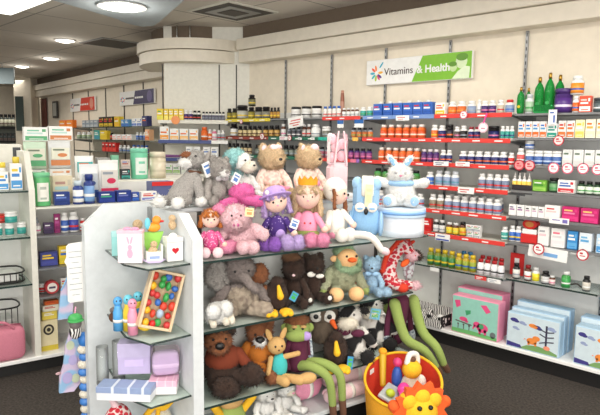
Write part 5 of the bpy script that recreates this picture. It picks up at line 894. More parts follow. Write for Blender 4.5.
obj('ring', G().tube([(7.5 * k * cos(a), 0, 11 * k + 10 * k * sin(a)) for a in [2 * PI * i / 16 for i in range(17)]], 3 * k, n=8), [(244, 206, 60)], t)
for a, c in ((.6, (206, 50, 50)), (2.4, (60, 150, 210)), (3.6, (70, 160, 80)), (1.5, (236, 120, 50))): obj('bead', G().ell((7.5 * k * cos(a), -.004, 11 * k + 10 * k * sin(a)), (3.8 * k, 3.8 * k, 3.8 * k)), [c], t)
# lower corner shelf
def carton(px, py, z, w, d, h, c, lid, name, label, turn=0, lift=0, stripe=None):
    t, k = gb(px, py, z, name, label, 'box', turn); t.location.z += lift
    obj('box', G().box(0, 0, 0, w * k, d * k, h * k * .62, bev=.0015), [c], t); l = G().box(0, 0, h * k * .55, w * k * 1.02, d * k * 1.02, h * k * .45, 0, bev=.0015)
    if stripe:
        for x in (-.2, .1, .36): l.box(x * w * k, 0, h * k * .56, .05 * w * k, d * k * 1.03, h * k * .45, 1)
    obj('lid', l, [lid, stripe or lid], t); return t, k
carton(127, 397, EZ[2], 54, 20, 14, (228, 231, 236), (146, 164, 202), 'bath_gift_box', 'long flat blue and white gift box along the shelf edge', -38, 0, (220, 228, 240))
carton(164, 391, EZ[2], 27, 17, 14, (238, 234, 236), (232, 184, 206), 'bath_gift_box', 'long flat pink and white gift box behind the blue one', -30, 0, (244, 206, 220))
t, k = carton(136, 385, EZ[2], 31, 17, 31, (190, 178, 216), (194, 184, 218), 'soap_box', 'lilac upright box standing on the blue gift box', -28, .07); obj('label_panel', G().rect(0, 8 * k, 18 * k, 7 * k, -8.8 * k, 0, .001), [(206, 190, 232)], t)
t, k = gb(166, 388, EZ[2], 'wrapped_gift', 'lilac rounded gift wrapped in clear film', 'gift', -20); t.location.z += .07; obj('soap', G().puff((0, 0, 12 * k), (13 * k, 6 * k, 12 * k)), [(198, 190, 222)], t); obj('film', G().puff((0, 0, 14 * k), (14 * k, 7.2 * k, 14 * k), 0, .3), 'clear_film', t); obj('band', G().puff((0, 0, 10 * k), (13.2 * k, 6.3 * k, 2.5 * k), 0, .3), [(220, 214, 240)], t)
for px, py, h, lb in ((103, 383, 38, 'tall clear glass vase against the wing panel'), (119, 379, 40, 'tall clear glass holder with dark band beside the vase')):
    t, k = gb(px, py, EZ[2], 'glass_vase', lb, 'vase'); obj('glass', G().lathe([(5.5 * k, 0), (6 * k, h * .1 * k), (6 * k, h * k), (5.3 * k, h * k), (5.3 * k, h * .12 * k), (.5 * k, h * .1 * k)], 20), 'clear', t); obj('inlay', G().lathe([(4 * k, h * .2 * k), (4 * k, h * .62 * k)], 14), [(206, 216, 220)] if px < 110 else [(120, 124, 132)], t); obj('base', G().lathe([(6.2 * k, 0), (6.2 * k, 2 * k)], 20), 'steel_grey', t)
# on the deck below the corner shelves
struct('trim_12', G().box(-.2, .27, 0, .32, .5, .1, bev=.004), 'white_panel', loc=GON.o, rz=GON.rz)
t, k = gb(119, 455, .1, 'plush_mushroom', 'red spotted plush toy with white hat tip below the corner shelves', 'soft toy'); g = G().ell((0, 0, 30 * k), (15 * k, 12 * k, 24 * k)); obj('body', g, 'giraffe_spots', t); obj('hat_tip', G().limb((-2 * k, 0, 52 * k), (-6 * k, 0, 60 * k), 4 * k, 2.5 * k), 'cloth_palepink', t)
t, k = gb(158, 440, .1, 'plush_duck', 'cream plush toy wearing a yellow ribbon bow below the corner shelves', 'soft toy'); obj('body', G().ell((0, 0, 18 * k), (15 * k, 12 * k, 18 * k)), 'fur_cream', t); obj('bow', G().tube([(-14 * k, -4 * k, 30 * k), (-6 * k, -8 * k, 40 * k), (4 * k, -8 * k, 36 * k), (14 * k, -6 * k, 42 * k)], 3 * k, n=8).tube([(-2 * k, -9 * k, 38 * k), (-6 * k, -10 * k, 20 * k)], 2.4 * k, n=8), 'cloth_yellow', t)
# things hanging on the outer edge of the wing
def hang(px, py0, v=.56): return GON.at(px, v, 1.0)
k = GON.mpp(76, .6, .9)
p = GON.at(76.5, .6, .8); zz = lambda py: zat(GON, 76.5, py, .6)
t = thing('price_list', 'white printed sheet with grey lines hanging off the wing panel edge', 'paper', (p.x, p.y, zz(302)), GON.rz); H_ = 61 * k
g = G().prism([(-8.5 * k, 2 * k), (-6.5 * k, 0), (9 * k, 0), (9 * k, H_), (-6 * k, H_ - 1 * k), (-8.5 * k, H_ - 4 * k), (-8.5 * k, H_ - 14 * k), (-10.5 * k, H_ - 19 * k), (-8.5 * k, H_ - 23 * k)], lambda u, w, d: (u, d, w), .004); g2 = G()
for i in range(9): g2.rect(-.5 * k, H_ * (.12 + .09 * i), (12 if i % 3 else 7) * k, .5 * k, 0, 0)
obj('sheet', g, 'white', t); obj('printed_lines', g2, [(150, 154, 160)], t)
def hung(px, py, name, label, cat='soft toy'):
    q = GON.at(px, .585, .8); return thing(name, label, cat, (q.x, q.y, zz(py)), GON.rz)
t = hung(74, 336, 'plush_frog', 'small plush animal with a green cap hanging beside the wing panel'); obj('body', G().ell((0, 0, 6 * k), (6 * k, 5 * k, 8 * k)), 'zebra', t); obj('head', G().ell((0, -1 * k, 14 * k), (6 * k, 5 * k, 6 * k)), [(120, 110, 110)], t); obj('cap', G().ell((0, -1 * k, 20 * k), (7 * k, 6 * k, 5 * k)).ell((0, -3 * k, 18 * k), (8 * k, 7 * k, 1.5 * k)), [(70, 170, 90)], t); obj('hook', G().tube([(0, 0, 24 * k), (2 * k, .02, 30 * k)], .7 * k), 'cloth_pink', t)
t = hung(70, 396, 'comfort_blanket', 'pastel blue patchwork baby blanket hanging beside the striped caterpillar', 'blanket'); t.location += GON.uy * .1
ob = [(4, 68), (12, 66), (13, 40), (12, 8), (4, 0), (-10, 1), (-9, 18), (-5, 30), (-2, 50)]
g = G(); n_ = len(ob)
fr_ = [[(u * k, (d + .8 * sin(w * .3 + u)) * k, w * k) for u, w in ob] for d in (-4, 0)]
g.add(fr_[0] + fr_[1], [tuple(range(n_))[::-1], tuple(range(n_, 2 * n_))] + [(i, (i + 1) % n_, (i + 1) % n_ + n_, i + n_) for i in range(n_)], 0); obj('cloth', g, 'pastel_patches', t)
for u, w, r in ((-2, 16, 5), (4, 34, 4.5), (2, 50, 4), (6, 14, 4)): obj('patch', G().disc(u * k, w * k, r * k, r * 1.2 * k, -4.6 * k, 0, t=.4 * k), [(180, 170, 214) if r > 4.2 else (196, 206, 176)], t); obj('ribbon_tab', G().ell((-10 * k, -3 * k, 22 * k), (3 * k, 1.5 * k, 1.5 * k)), 'cloth_palepink', t)
t = hung(84, 425, 'plush_caterpillar', 'blue and cream striped plush caterpillar hanging by the wing edge'); t.location += GON.uy * .03
obj('head', G().ell((0, 0, 88 * k), (6 * k, 6 * k, 8 * k)), [(60, 130, 210)], t)
for i in range(10): obj('segment', G().ell((rnd.uniform(-1, 1) * k, 0, (6 + i * 8) * k), (6.5 * k, 6 * k, 5 * k)), 'fur_cream' if i % 2 else [(70, 130, 206)], t)
t = hung(66, 320, 'bib', 'pale blue toddler bib hanging behind the printed sheet', 'bib'); t.location += GON.uy * .06; obj('cloth', G().prism([(-6 * k, 0), (8 * k, 0), (12 * k, 44 * k), (6 * k, 46 * k), (-2 * k, 30 * k)], lambda u, w, d: (u, d, w), .008), 'pastel_patches', t); obj('neck_edge', G().tube([(-2 * k, 0, 30 * k), (2 * k, -.004, 38 * k), (6 * k, 0, 46 * k)], .004, n=6), 'cloth_blue', t)

# a soft toy taller than the gap under the next shelf is pressed down a little
bpy.context.view_layer.update()
for T in TOYS:
    if T.z in (S1, S2, S3) : T.t.scale.x = .93
    lim = {S3: S2, S2: S1, BASE: S3}.get(T.z)
    if lim is None: continue
    top = max((o.matrix_world @ v.co).z for o in T.t.children_recursive if o.type == 'MESH' for v in o.data.vertices)
    if top > lim - .014: T.t.scale.z = (lim - .015 - T.z) / (top - T.z)

# ------------------------------------------------------------------ boxed nursery sets on the wall platform
PZ = .131
def picbox(px0, px1, v, hp, d, front, edge, label, art, lift=0):
    z = PZ; a, b = WALL.u(px0, v, z), WALL.u(px1, v, z); w = b - a; h = hp * WALL.mpp((px0 + px1) / 2, v, z); t = thing('nursery_box', label, 'box', WALL.w((a + b) / 2, v, z))
    obj('box', G().box(0, d / 2, 0, w, d, h, bev=.003), edge, t); obj('front_panel', G().box(0, -.0015, .006, w - .014, .005, h - .012), front, t)
    if art: art(t, w, h, -.0042)
PKB, BLB = (238, 150, 178), (176, 206, 228)
def pinkart(t, w, h, y):
    g = G(); X = lambda x: (x - .5) * w; Z = lambda z: z * h
    g.flat([(X(.02), Z(.02)), (X(.98), Z(.02)), (X(.98), Z(.1)), (X(.5), Z(.13)), (X(.02), Z(.12))], y, 0)
    for a, b, c in (((.06, .86), (.2, .74), 1), ((.62, .86), (.84, .74), 1), ((.3, .64), (.42, .58), 2)): g.flat([(X(a[0]), Z(a[1])), (X(a[0] + .12), Z(a[1] + .03)), (X(b[0]), Z(b[1])), (X(b[0] - .09), Z(b[1] - .07))], y, c)
    g.disc(X(.68), Z(.27), .12 * w, .12 * h, y, 1).disc(X(.56), Z(.33), .075 * w, .08 * h, y, 1).rect(X(.63), Z(.1), .05 * w, .14 * h, y, 1).rect(X(.74), Z(.1), .05 * w, .14 * h, y, 1).disc(X(.66), Z(.31), .05 * w, .07 * h, y - .0008, 2).flat([(X(.5), Z(.33)), (X(.47), Z(.2)), (X(.5), Z(.2)), (X(.54), Z(.3))], y, 1)
    g.disc(X(.27), Z(.4), .09 * w, .06 * h, y, 1).disc(X(.34), Z(.35), .04 * w, .03 * h, y, 1).tube([(X(.1), y, Z(.33)), (X(.3), y, Z(.3)), (X(.45), y, Z(.28))], .004, 3, n=5)
    for x in (.16, .28, .4): g.tube([(X(x), y, Z(.13)), (X(x), y, Z(.24))], .003, 3, n=5).disc(X(x), Z(.25), .02 * w, .022 * h, y - .001, 3)
    g.disc(X(.9), Z(.15), .06 * w, .08 * h, y, 4)
    obj('elephant_print', g, [(110, 180, 110), (232, 84, 136), (70, 160, 110), (90, 70, 70), (110, 120, 120)], t)
def blueart(t, w, h, y):
    g = G(); X = lambda x: (x - .5) * w; Z = lambda z: z * h
    g.flat([(X(.25), Z(.03)), (X(.97), Z(.03)), (X(.97), Z(.09)), (X(.8), Z(.17)), (X(.6), Z(.2)), (X(.4), Z(.15))], y, 0).flat([(X(.02), Z(.03)), (X(.32), Z(.03)), (X(.28), Z(.12)), (X(.02), Z(.16))], y, 1)
    for x, z, c, s in ((.14, .8, 1, .075), (.3, .76, 3, .06), (.17, .58, 3, .055), (.5, .74, 2, .075), (.58, .72, 1, .075), (.84, .76, 3, .07)): g.disc(X(x), Z(z), s * w, s * .75 * h, y, c).disc(X(x + .05), Z(z - .03), s * .7 * w, s * .5 * h, y - .0004, c)
    g.rect(X(.76), Z(.2), .035 * w, .62 * h, y, 4)
    for a, b in ((.5, .56), (.36, .3), (.64, .7)): g.tube([(X(.64), y, Z(b)), (X(.76), y, Z(a)), (X(.9), y, Z(a + .04))], .004, 4, n=5)
    g.disc(X(.5), Z(.3), .1 * w, .09 * h, y - .001, 2).disc(X(.58), Z(.4), .07 * w, .07 * h, y - .0015, 2).rect(X(.44), Z(.18), .04 * w, .1 * h, y - .001, 2).rect(X(.57), Z(.18), .04 * w, .1 * h, y - .001, 2).disc(X(.78), Z(.2), .06 * w, .06 * h, y - .001, 5).disc(X(.36), Z(.32), .015 * w, .015 * h, y, 5)
    obj('lion_print', g, [(120, 160, 100), (64, 60, 130), (236, 140, 66), (150, 164, 200), (56, 54, 76), (240, 150, 120)], t)
picbox(451, 497.5, -.4, 38.5, .1, (150, 206, 190), PKB, 'pink-edged nursery box with pink elephant on a mint front', pinkart); picbox(456, 501, -.285, 42, .12, (150, 206, 190), (222, 130, 160), 'pink nursery box half hidden behind the pink elephant box', None)
picbox(506, 558.5, -.4, 36, .06, (206, 222, 230), BLB, 'pale blue nursery box with lion and tree, first of three in depth', blueart); picbox(510, 563, -.325, 38, .06, (206, 222, 230), (164, 196, 222), 'pale blue nursery box, middle of the three in depth', None); picbox(515, 568, -.245, 42, .08, (206, 222, 230), (150, 184, 212), 'pale blue nursery box, last of the three against the wall panel', None)
picbox(573, 628, -.4, 40, .1, (206, 222, 230), BLB, 'pale blue nursery box with lion, cut by the picture edge', blueart); picbox(578, 634, -.28, 44, .1, (206, 222, 230), (160, 192, 220), 'pale blue nursery box behind the one cut by the picture edge', None)
v = -.33; a, b = WALL.u(410, v, PZ), WALL.u(447, v, PZ); w = b - a
t = thing('display_tray', 'open tray in zebra print on the wall platform', 'tray', WALL.w((a + b) / 2, v, PZ)); 
obj('tray_base', G().box(0, 0, 0, w, .2, .01), 'zebra', t)
for nm, x, y, sx, sy, hh in (('front_wall', 0, -.1, w, .006, .06), ('back_wall', 0, .1, w, .006, .12), ('side_wall', -w / 2, 0, .006, .2, .09), ('side_wall', w / 2, 0, .006, .2, .09)): obj(nm, G().box(x, y, 0, sx, sy, hh), 'zebra', t)
for i, (x, y, r, lb) in enumerate(((-.28, -.035, .042, 'nearest the gondola'), (.0, -.035, .045, 'second from the gondola'), (.29, -.03, .042, 'third from the gondola'), (-.12, .045, .042, 'lying on the back of the tray'))):
    t = thing('plush_zebra', 'black and white plush zebra in the tray, ' + lb, 'soft toy', WALL.w((a + b) / 2 + x * w, v + y, PZ + .012)); obj('body', G().ell((0, 0, r * .8), (r * 1.2, r, r * .8), fz=.004), 'zebra', t); obj('head', G().ell((r * .9, -.02, r * 1.5), (r * .6, r * .5, r * .5), fz=.003), 'zebra' if i % 2 else 'fur_white', t); obj('muzzle', G().ell((r * 1.2, -.05, r * 1.35), (r * .35, r * .3, r * .3)), 'fur_black', t)

# ------------------------------------------------------------------ shelves on the column
cz = [zat(COLM, 190, y, -.3) for y in (120.3, 140.2, 158, 174)]
cu0, cu1 = COLM.u(158, -.3, 1.7), COLM.u(228, -.3, 1.7)
for z, c, n_ in zip(cz, ('off_white', 'rail_navy', 'rail_navy', 'off_white'), ('top white-edged', 'second, blue-edged', 'third, blue-edged', 'lowest white-edged')):
    t = thing('wall_shelf', n_ + ' shelf on the white column', 'shelf', COLM.w((cu0 + cu1) / 2, 0, z), COLM.rz); w = cu1 - cu0
    obj('board', G().box(0, -.15, -.02, w, .3, .02, bev=.002), 'off_white', t); obj('price_rail', G().box(-.12 * w if c != 'off_white' else 0, -.303, -.035, w * (.76 if c != 'off_white' else 1), .006, .036, bev=.002), c, t); obj('price_rail', G().box(.38 * w, -.302, -.035, w * .24, .005, .036), 'white', t)
    for s in (-1, 1): obj('bracket', G().box(s * w * .47, -.14, -.05, .01, .28, .03), 'steel_grey', t)
cw = ['%s column shelf' % q for q in ('top', 'second', 'third', 'lowest')]
row(COLM, -.27, cz[0] + .002, cw[0], [(157, 164, 1, 'x', 11, (YEL, WH, (220, 220, 90), GRN), 'lime yellow carton'), (164, 184, 4, 'x', 11, (YEL, WH, (240, 226, 120), WH), 'yellow carton'), (184, 193, 2, 'b', 10, (WH, PUR, ORG, WH), 'white bottle with purple label'), (193, 201, 2, 'b', 9.5, (WH, BK, RED, BK), 'dark-labelled white bottle'), (202, 225, 7, 'b', 8.5, (WH, (100, 100, 120), GRY, BK), 'tiny white bottle with dark cap')])
row(COLM, -.27, cz[1] + .002, cw[1], [(160, 170, 1, 'x', 13, (WH, ORG, (240, 160, 60), WH), 'white carton with orange corner'), (170, 199, 3, 'x', 11, (WH, ORG, (244, 190, 110), WH), 'white carton with orange swirl'), (201, 208, 1, 'b', 13, ((236, 110, 50), ORG, WH, (236, 110, 50)), 'orange bottle with orange cap'), (208, 212, 1, 'b', 11, (WH, ORG, WH, WH), 'slim white and orange bottle'), (212, 217, 1, 'b', 11, ((226, 130, 160), WH, PNK, WH), 'pink bottle'), (217, 225, 2, 'b', 10, (WH, GRY, RED, WH), 'white bottle with red stripe')])
row(COLM, -.27, cz[2] + .002, cw[2], [(186, 201, 2, 'x', 11, (WH, WH, (220, 224, 228), GRY), 'plain white carton'), (203, 219, 2, 'x', 11, (WH, BLU, (224, 228, 232), GRY), 'white carton with blue mark')])
tag(obj('toothbrush_pack', G().limb((-.09, 0, .018), (.07, 0, .016), .016, .013), [(120, 70, 130)], loc=COLM.at(173, -.27, cz[2] + .001), rz=COLM.rz), 'long dark purple tube lying beside the plain white cartons', 'tube')
row(COLM, -.27, cz[3] + .002, cw[3], [(165, 181, 2, 'x', 10, (WH, GRN, (160, 200, 120), WH), 'white carton with green band'), (181, 199, 2, 'x', 11, (WH, (150, 200, 140), (226, 236, 222), GRN), 'pale carton with green leaf')])
tag(obj('price_disc', G().prism([(.045 * cos(i * .3), .045 * sin(i * .3)) for i in range(21)], lambda u, w, d: (u, d, w), .004), [(236, 150, 90)], loc=COLM.w(COLM.u(175.5, -.32, cz[0]), -.32, cz[0] + .0), rz=COLM.rz), 'orange round price disc on the top column shelf', 'price tag')

# ------------------------------------------------------------------ shelves along the far cream wall
lz = [zat(LW, 112, y, -.3) for y in (127, 140, 152)]
for z, n_ in zip(lz, ('top', 'second', 'third')):
    a, b = LW.u(75, -.3, z), LW.u(151, -.3, z); shelf(a, b, z, 'glass', n_ + ' glass shelf on the far cream wall', LW, .32)
fw_ = ['%s far wall shelf' % q for q in ('top', 'second', 'third')]; lv = -.25
row(LW, lv, lz[0] + .004, fw_[0], [(61, 75, 2, 'x', 7.5, ((236, 120, 30), WH, (244, 150, 50), YEL), 'bright orange carton'), (84, 100, 4, 'x', 7, (GRY, (120, 140, 160), (190, 196, 200), WH), 'grey carton'), (101, 115, 3, 'x', 10, (BK, RED, YEL, ORG), 'black and red carton'), (116, 122, 1, 'x', 10, (YEL, WH, (236, 180, 40), RED), 'yellow carton'), (123, 131, 2, 'x', 7, ((90, 150, 200), WH, BLU, WH), 'small blue carton'), (134, 144, 2, 'x', 8, (WH, GRB, BLU, WH), 'white carton with blue end'), (144, 150, 1, 'x', 10, (NVY, ORG, (60, 60, 100), WH), 'dark blue carton')])
row(LW, lv, lz[1] + .004, fw_[1], [(77, 92, 3, 'b', 7, (WH, (150, 170, 130), GRY, WH), 'pale green bottle'), (96, 102, 1, 'x', 9, (TEA, WH, (60, 140, 170), WH), 'teal carton'), (102, 109, 1, 'x', 9, (YEL, (240, 220, 90), YEL, WH), 'square yellow carton'), (110, 114, 1, 'b', 7, (BK, RED, GRN, BK), 'black bottle'), (114, 134, 4, 'x', 5.5, (WH, (220, 100, 90), (240, 190, 180), WH), 'low white and red carton'), (136, 147, 3, 'b', 8, (WH, BLU, GRY, WH), 'white bottle with blue label'), (147, 152, 1, 'x', 11, ((240, 190, 150), WH, ORG, WH), 'peach carton')])
row(LW, lv, lz[2] + .004, fw_[2], [(104, 118, 4, 'x', 9, (RED, (40, 40, 44), (220, 70, 60), WH), 'red carton'), (119, 131, 3, 'b', 7, (WH, GRY, BLU, WH), 'white bottle with grey label'), (132, 149, 4, 'b', 8, (WH, BLU, RED, BLU), 'white bottle with blue cap')])
a = LW.at(44, -.03, 1.3); t = thing('wall_banner', 'narrow dark red hanging banner on the far wall', 'banner', LW.w(LW.u(44, -.03, 2), -.03, zat(LW, 44, 127, -.03)), LW.rz); hb = zat(LW, 44, 99, -.03) - zat(LW, 44, 127, -.03)
obj('cloth', G().box(0, 0, 0, .36, .012, hb), [(96, 34, 30)], t); obj('rod', G().tube([(-.2, 0, hb), (.2, 0, hb)], .012, n=6), 'dark_slot', t)
t = thing('wall_mirror', 'narrow black-framed mirror beside the dark red banner', 'mirror', LW.w(LW.u(55.5, -.03, 2), -.03, zat(LW, 55.5, 118, -.03)), LW.rz); hb = zat(LW, 55.5, 101, -.03) - zat(LW, 55.5, 118, -.03)
obj('frame', G().box(0, 0, 0, .3, .03, hb, bev=.01), [(60, 58, 56)], t); obj('glass', G().box(0, -.012, .04, .2, .012, hb - .08), [(190, 192, 186)], t)
# far end of the shop: dark stands and a hanging sign
FE = Frame(-14.6, 3.6, rad(60))
q = LW.w(-6.6, -1.0); t = thing('display_stand', 'dark shelving with mixed goods at the far end of the shop', 'display stand', (q.x, q.y, 0), COLM.rz)
obj('back', G().box(0, .2, 0, 2.4, .05, 1.75), [(150, 154, 142)], t)
for i in range(5): obj('shelf', G().box(0, 0, .5 + i * .3, 2.4, .36, .03), 'kick_black', t)
fr = Frame(q.x, q.y, COLM.rz)
for i, zz_ in enumerate((1.13, 1.43, 1.73)): row(fr, -.08, zz_ + .001, '%s dark shelf at shop end' % ('lower', 'middle', 'upper')[i], [(0, 20, 5, 'b' if i != 1 else 'x', (10, 8, 13)[i], ((70, 76, 74), [(150, 120, 110), (90, 100, 104), (190, 190, 170)][i], (110, 90, 84), BK), ('dark bottle with brown label', 'dark grey carton', 'grey bottle with pale label')[i])])
t = thing('hanging_sign', 'blank blue grey sign panel hanging below the ceiling', 'sign', COLM.w(-3.3, 2.2, 2.42), COLM.rz); q = onz(3, 84, 2.42); t.location = (q.x, q.y, 2.42); w = 1.0
obj('panel', G().box(-.3, 0, 0, w, .04, .27, bev=.005), [(116, 134, 140)], t)
for x in (-.6, .0): obj('cord', G().tube([(x, 0, .27), (x, 0, .33)], .006, n=6), 'steel_grey', t)
tag(obj('wall_poster', G().box(0, 0, 0, .16, .02, .7), [(70, 84, 80)], loc=LW.at(20.5, -.5, 1.65), rz=COLM.rz), 'dark tall poster panel beside the beige pillar', 'poster')

# ------------------------------------------------------------------ left-hand shelving unit
LF = 1.668; GZ = GON.rz
t = thing('shelving_unit', 'white low shelving unit with glass shelves facing the gondola', 'shelving unit', GON.w(0, LF), GZ); 
def lu(px, z, v=LF): return GON.u(px, v, z)
uL = lu(-60, 1.0); uM = lu(30, 1.0); uR = lu(33, 1.0); ub = .95
obj('base_deck', G().box((uL + ub) / 2, .2, .085, ub - uL, .42, .025, bev=.003), 'white', t); obj('plinth', G().box((uL + ub) / 2, .22, 0, ub - uL, .36, .085), 'kick_black', t)
obj('back_panel', G().box((uL + ub) / 2, .41, .11, ub - uL, .02, 1.1), 'grey_panel', t)
obj('divider_panel', G().prism([(0, .11), (.4, .11), (.4, 1.45), (.14, 1.45), (0, 1.21)], lambda u, w, d: (uM + d, u, w), .036), 'off_white', t)
obj('ledge', G().box((uL + ub) / 2 + .05, .67, 1.19, ub - uL, .46, .03, bev=.004), 'off_white', t); obj('ledge_back', G().box((uR + ub) / 2, .42, .95, ub - uR, .02, .24), 'off_white', t)
def lshelf(u0, u1, z, d, m='glass'):
    s = obj('shelf', G().box((u0 + u1) / 2, d / 2 + .01, z - .012, u1 - u0, d, .01), m, t); obj('shelf_edge', G().box((u0 + u1) / 2, .008, z - .0125, u1 - u0, .004, .011), 'glass_edge' if m == 'glass' else m, s)
for z in (1.205, .908, .60): lshelf(uL, uM, z, .36)
for z in (1.093, .905, .69, .5): lshelf(uM + .04, ub, z, .26 if z > 1 else .34, 'steel_grey' if z < 1 else 'off_white')
V1 = LF + .1; wl = 'upper glass shelf by white divider'
row(GON, V1, 1.206, wl, [(-4, 9, 1, 'x', 18, (WH, (60, 130, 200), (70, 150, 210), YEL), 'white carton with blue base, cut by the picture edge'), (10, 23, 1, 'x', 26, (WH, (60, 130, 200), (70, 150, 210), YEL), 'tall white carton with blue base and yellow top')])
row(GON, V1 + .12, 1.206, wl, [(-2, 8, 1, 'b', 26, (WH, BK, YEL, (236, 210, 80)), 'white bottle with yellow cap in second line'), (12, 22, 1, 'b', 31, (WH, BK, YEL, (236, 210, 80)), 'taller white bottle with yellow cap in second line')])
row(GON, V1 + .02, .909, 'middle glass shelf by white divider', [(-8, 4, 1, 'j', 13, (WH, TEA, (40, 140, 140), WH), 'white teal-banded jar cut by the picture edge', .8), (4, 15.5, 1, 'j', 12, (WH, TEA, (40, 140, 140), WH), 'white teal-banded jar carrying another', .8), (16, 27.5, 1, 'j', 12.5, (WH, TEA, (40, 140, 140), WH), 'white teal-banded jar beside the divider', .8)])
k = GON.mpp(10, V1, .9); put('j', 12 * k, 12 * k, (WH, TEA, (40, 140, 140), WH), GON.at(11, V1 + .02, .909 + 12.2 * k), 0, 'white teal-banded jar stacked on the lower ones'); put('j', 9 * k, 9 * k, (RED, (150, 50, 40), RED, (170, 60, 40)), GON.at(1, V1 + .03, .909 + 13.2 * k), 0, 'small red jar on top of the white jars')
def letter_tray(px, v, z, label, hp, wp, fill):
    k = GON.mpp(px, v, z); t = thing('wire_tray', label, 'tray', GON.at(px, v, z), GZ); w, d, h = wp * k, .22, hp * k
    for zz_ in (.006, h): obj('wire_rim', G().tube([(-w / 2, -d / 2, zz_), (w / 2, -d / 2, zz_), (w / 2, d / 2, zz_), (-w / 2, d / 2, zz_), (-w / 2, -d / 2, zz_)], .006, n=6), 'black', t)
    for i in range(7): obj('wire', G().tube([(-w / 2 + w * i / 6, -d / 2, .006), (-w / 2 + w * i / 6, -d / 2, h)], .003, n=5), 'black', t)
    obj('tray_floor', G().box(0, 0, .0, w, d, .005), 'dark_slot', t)
    tag(obj('folder', G().box(0, 0, 0, w * .8, d * .8, h * .7, bev=.004), fill, loc=GON.at(px, v, z + .008), rz=GZ + .06), 'pale flat folder lying in the ' + label.split(' on ')[0], 'folder')
letter_tray(2, LF + .17, .604, 'upper black wire tray on the lower glass shelf', 10, 32, [(226, 226, 222)]); letter_tray(-1, LF + .25, .112, 'tall black wire basket on the deck behind the pink handbag', 46, 32, [(200, 200, 198)])
k = GON.mpp(12, LF + .12, .11); t = thing('handbag', 'pink fabric handbag with zip on the bottom deck', 'bag', GON.at(3, LF + .055, .112), GZ); mat('bag_pink', (206, 124, 144), .6, 'cloth')
obj('body', G().puff((0, 0, 16.5 * k), (20 * k, .065, 16.5 * k), 0, .35), 'bag_pink', t); obj('zip', G().tube([(-17 * k, 0, 33 * k), (17 * k, 0, 33 * k)], .005, n=6), [(150, 80, 100)], t); obj('handle', G().tube([(-14 * k, -.05, 31 * k), (-8 * k, -.07, 40 * k), (2 * k, -.07, 39 * k), (10 * k, -.05, 31 * k)], .009, n=8), 'bag_pink', t); obj('tassel', G().limb((-9 * k, -.085, 30 * k), (-9 * k, -.085, 20 * k), .007, .012), [(206, 180, 120)], t)
# goods in the bay beyond the divider
V2 = LF + .1; w1 = 'top shelf of low unit'
row(GON, V2, 1.094, w1, [(34, 51, 1, 'k', 33, ((90, 176, 112), (230, 230, 222), (170, 180, 170), (120, 200, 150)), 'big green tub with cream label'), (53, 70, 1, 'x', 13, ((40, 60, 130), (100, 130, 200), (30, 50, 110), WH), 'dark blue carton beside the big green tub'), (73, 84, 1, 'b', 23, ((40, 64, 136), WH, (60, 100, 170), (206, 220, 230)), 'dark blue bottle with white cap'), (84, 95, 1, 'b', 29, ((34, 56, 128), (120, 160, 210), WH, (34, 56, 128)), 'tall dark blue bottle'), (97, 115, 1, 'x', 11, ((34, 56, 130), (70, 170, 120), (40, 60, 140), WH), 'blue carton with green band'), (115, 131, 1, 'x', 11.5, ((34, 56, 130), (110, 120, 190), (40, 60, 140), WH), 'blue carton with violet band'), (131, 139, 1, 'x', 9, ((50, 70, 150), WH, BLU, WH), 'small blue carton'), (139, 156, 1, 'x', 9, (WH, (206, 60, 60), (120, 130, 190), (206, 60, 60)), 'white carton with red and blue print')])
row(GON, V2 + .11, 1.094, w1, [(79, 100, 1, 'p', 37, ((226, 228, 230), (200, 208, 214), (60, 90, 150), GRY), 'white pouch behind the dark blue bottles'), (98, 120, 1, 'p', 40, ((232, 232, 230), (216, 212, 206), (206, 50, 90), GRY), 'white pouch with crimson band'), (51, 73, 1, 'x', 27, ((216, 204, 176), (170, 205, 205), (200, 190, 168), (180, 140, 130)), 'cream carton with rounded look behind the dark blue carton')])
w2 = 'middle shelf of low unit'
row(GON, V2, .906, w2, [(34, 41, 1, 'd', 17, ((176, 170, 176), WH, PNK, GRY), 'grey dropper bottle by the divider'), (43, 54, 1, 'x', 11, ((70, 50, 84), (100, 70, 110), (50, 40, 70), WH), 'dark purple carton'), (54, 60.5, 1, 'x', 19, ((150, 50, 110), (180, 90, 150), (120, 40, 90), WH), 'tall magenta carton'), (61, 69, 1, 'b', 20, (WH, (60, 100, 180), WH, WH), 'white bottle with square blue label'), (69, 79, 1, 'b', 20, (WH, (70, 80, 170), RED, WH), 'white bottle with blue and red mark'), (80, 86, 1, 'b', 13, (RED, WH, RED, WH), 'red bottle next to the wing panel')])
w3 = 'third shelf of low unit'
row(GON, V2, .691, w3, [(39, 58, 1, 'x', 14, ((60, 66, 130), YEL, (70, 76, 150), YEL), 'dark blue and yellow carton'), (58, 72, 1, 'x', 18, (YEL, BLU, (206, 190, 60), WH), 'yellow carton with blue band'), (36, 50, 1, 'x', 20, ((200, 190, 60), GRN, NVY, WH), 'yellow carton in second line')][:2])
t = thing('round_tin', 'round red and white tin on edge below the yellow carton', 'tin', GON.at(52, V2 - .05, zat(GON, 52, 279, V2 - .05)), GZ); k = GON.mpp(52, V2, .6)
z_ = .66; t.location.z = .502 + .0
row(GON, V2 + .03, .502, 'fourth shelf of low unit', [(38, 46, 1, 'b', 9, (WH, RED, GRY, WH), 'small white and red bottle'), (60, 70, 1, 'x', 12, (WH, YEL, ORG, RED), 'white and orange carton')])
obj('tin', G().prism([(6.5 * k * cos(2 * PI * i / 24), 6.5 * k + 6.5 * k * sin(2 * PI * i / 24)) for i in range(24)], lambda u, w, d: (u, d, w), .05), [(170, 50, 56)], t); obj('label_disc', G().disc(0, 6.5 * k, 4.6 * k, 4.6 * k, 0, 0, 20).rect(0, 5.5 * k, 6 * k, 2 * k, -.0008, 1), [(226, 220, 214), (70, 60, 90)], t)
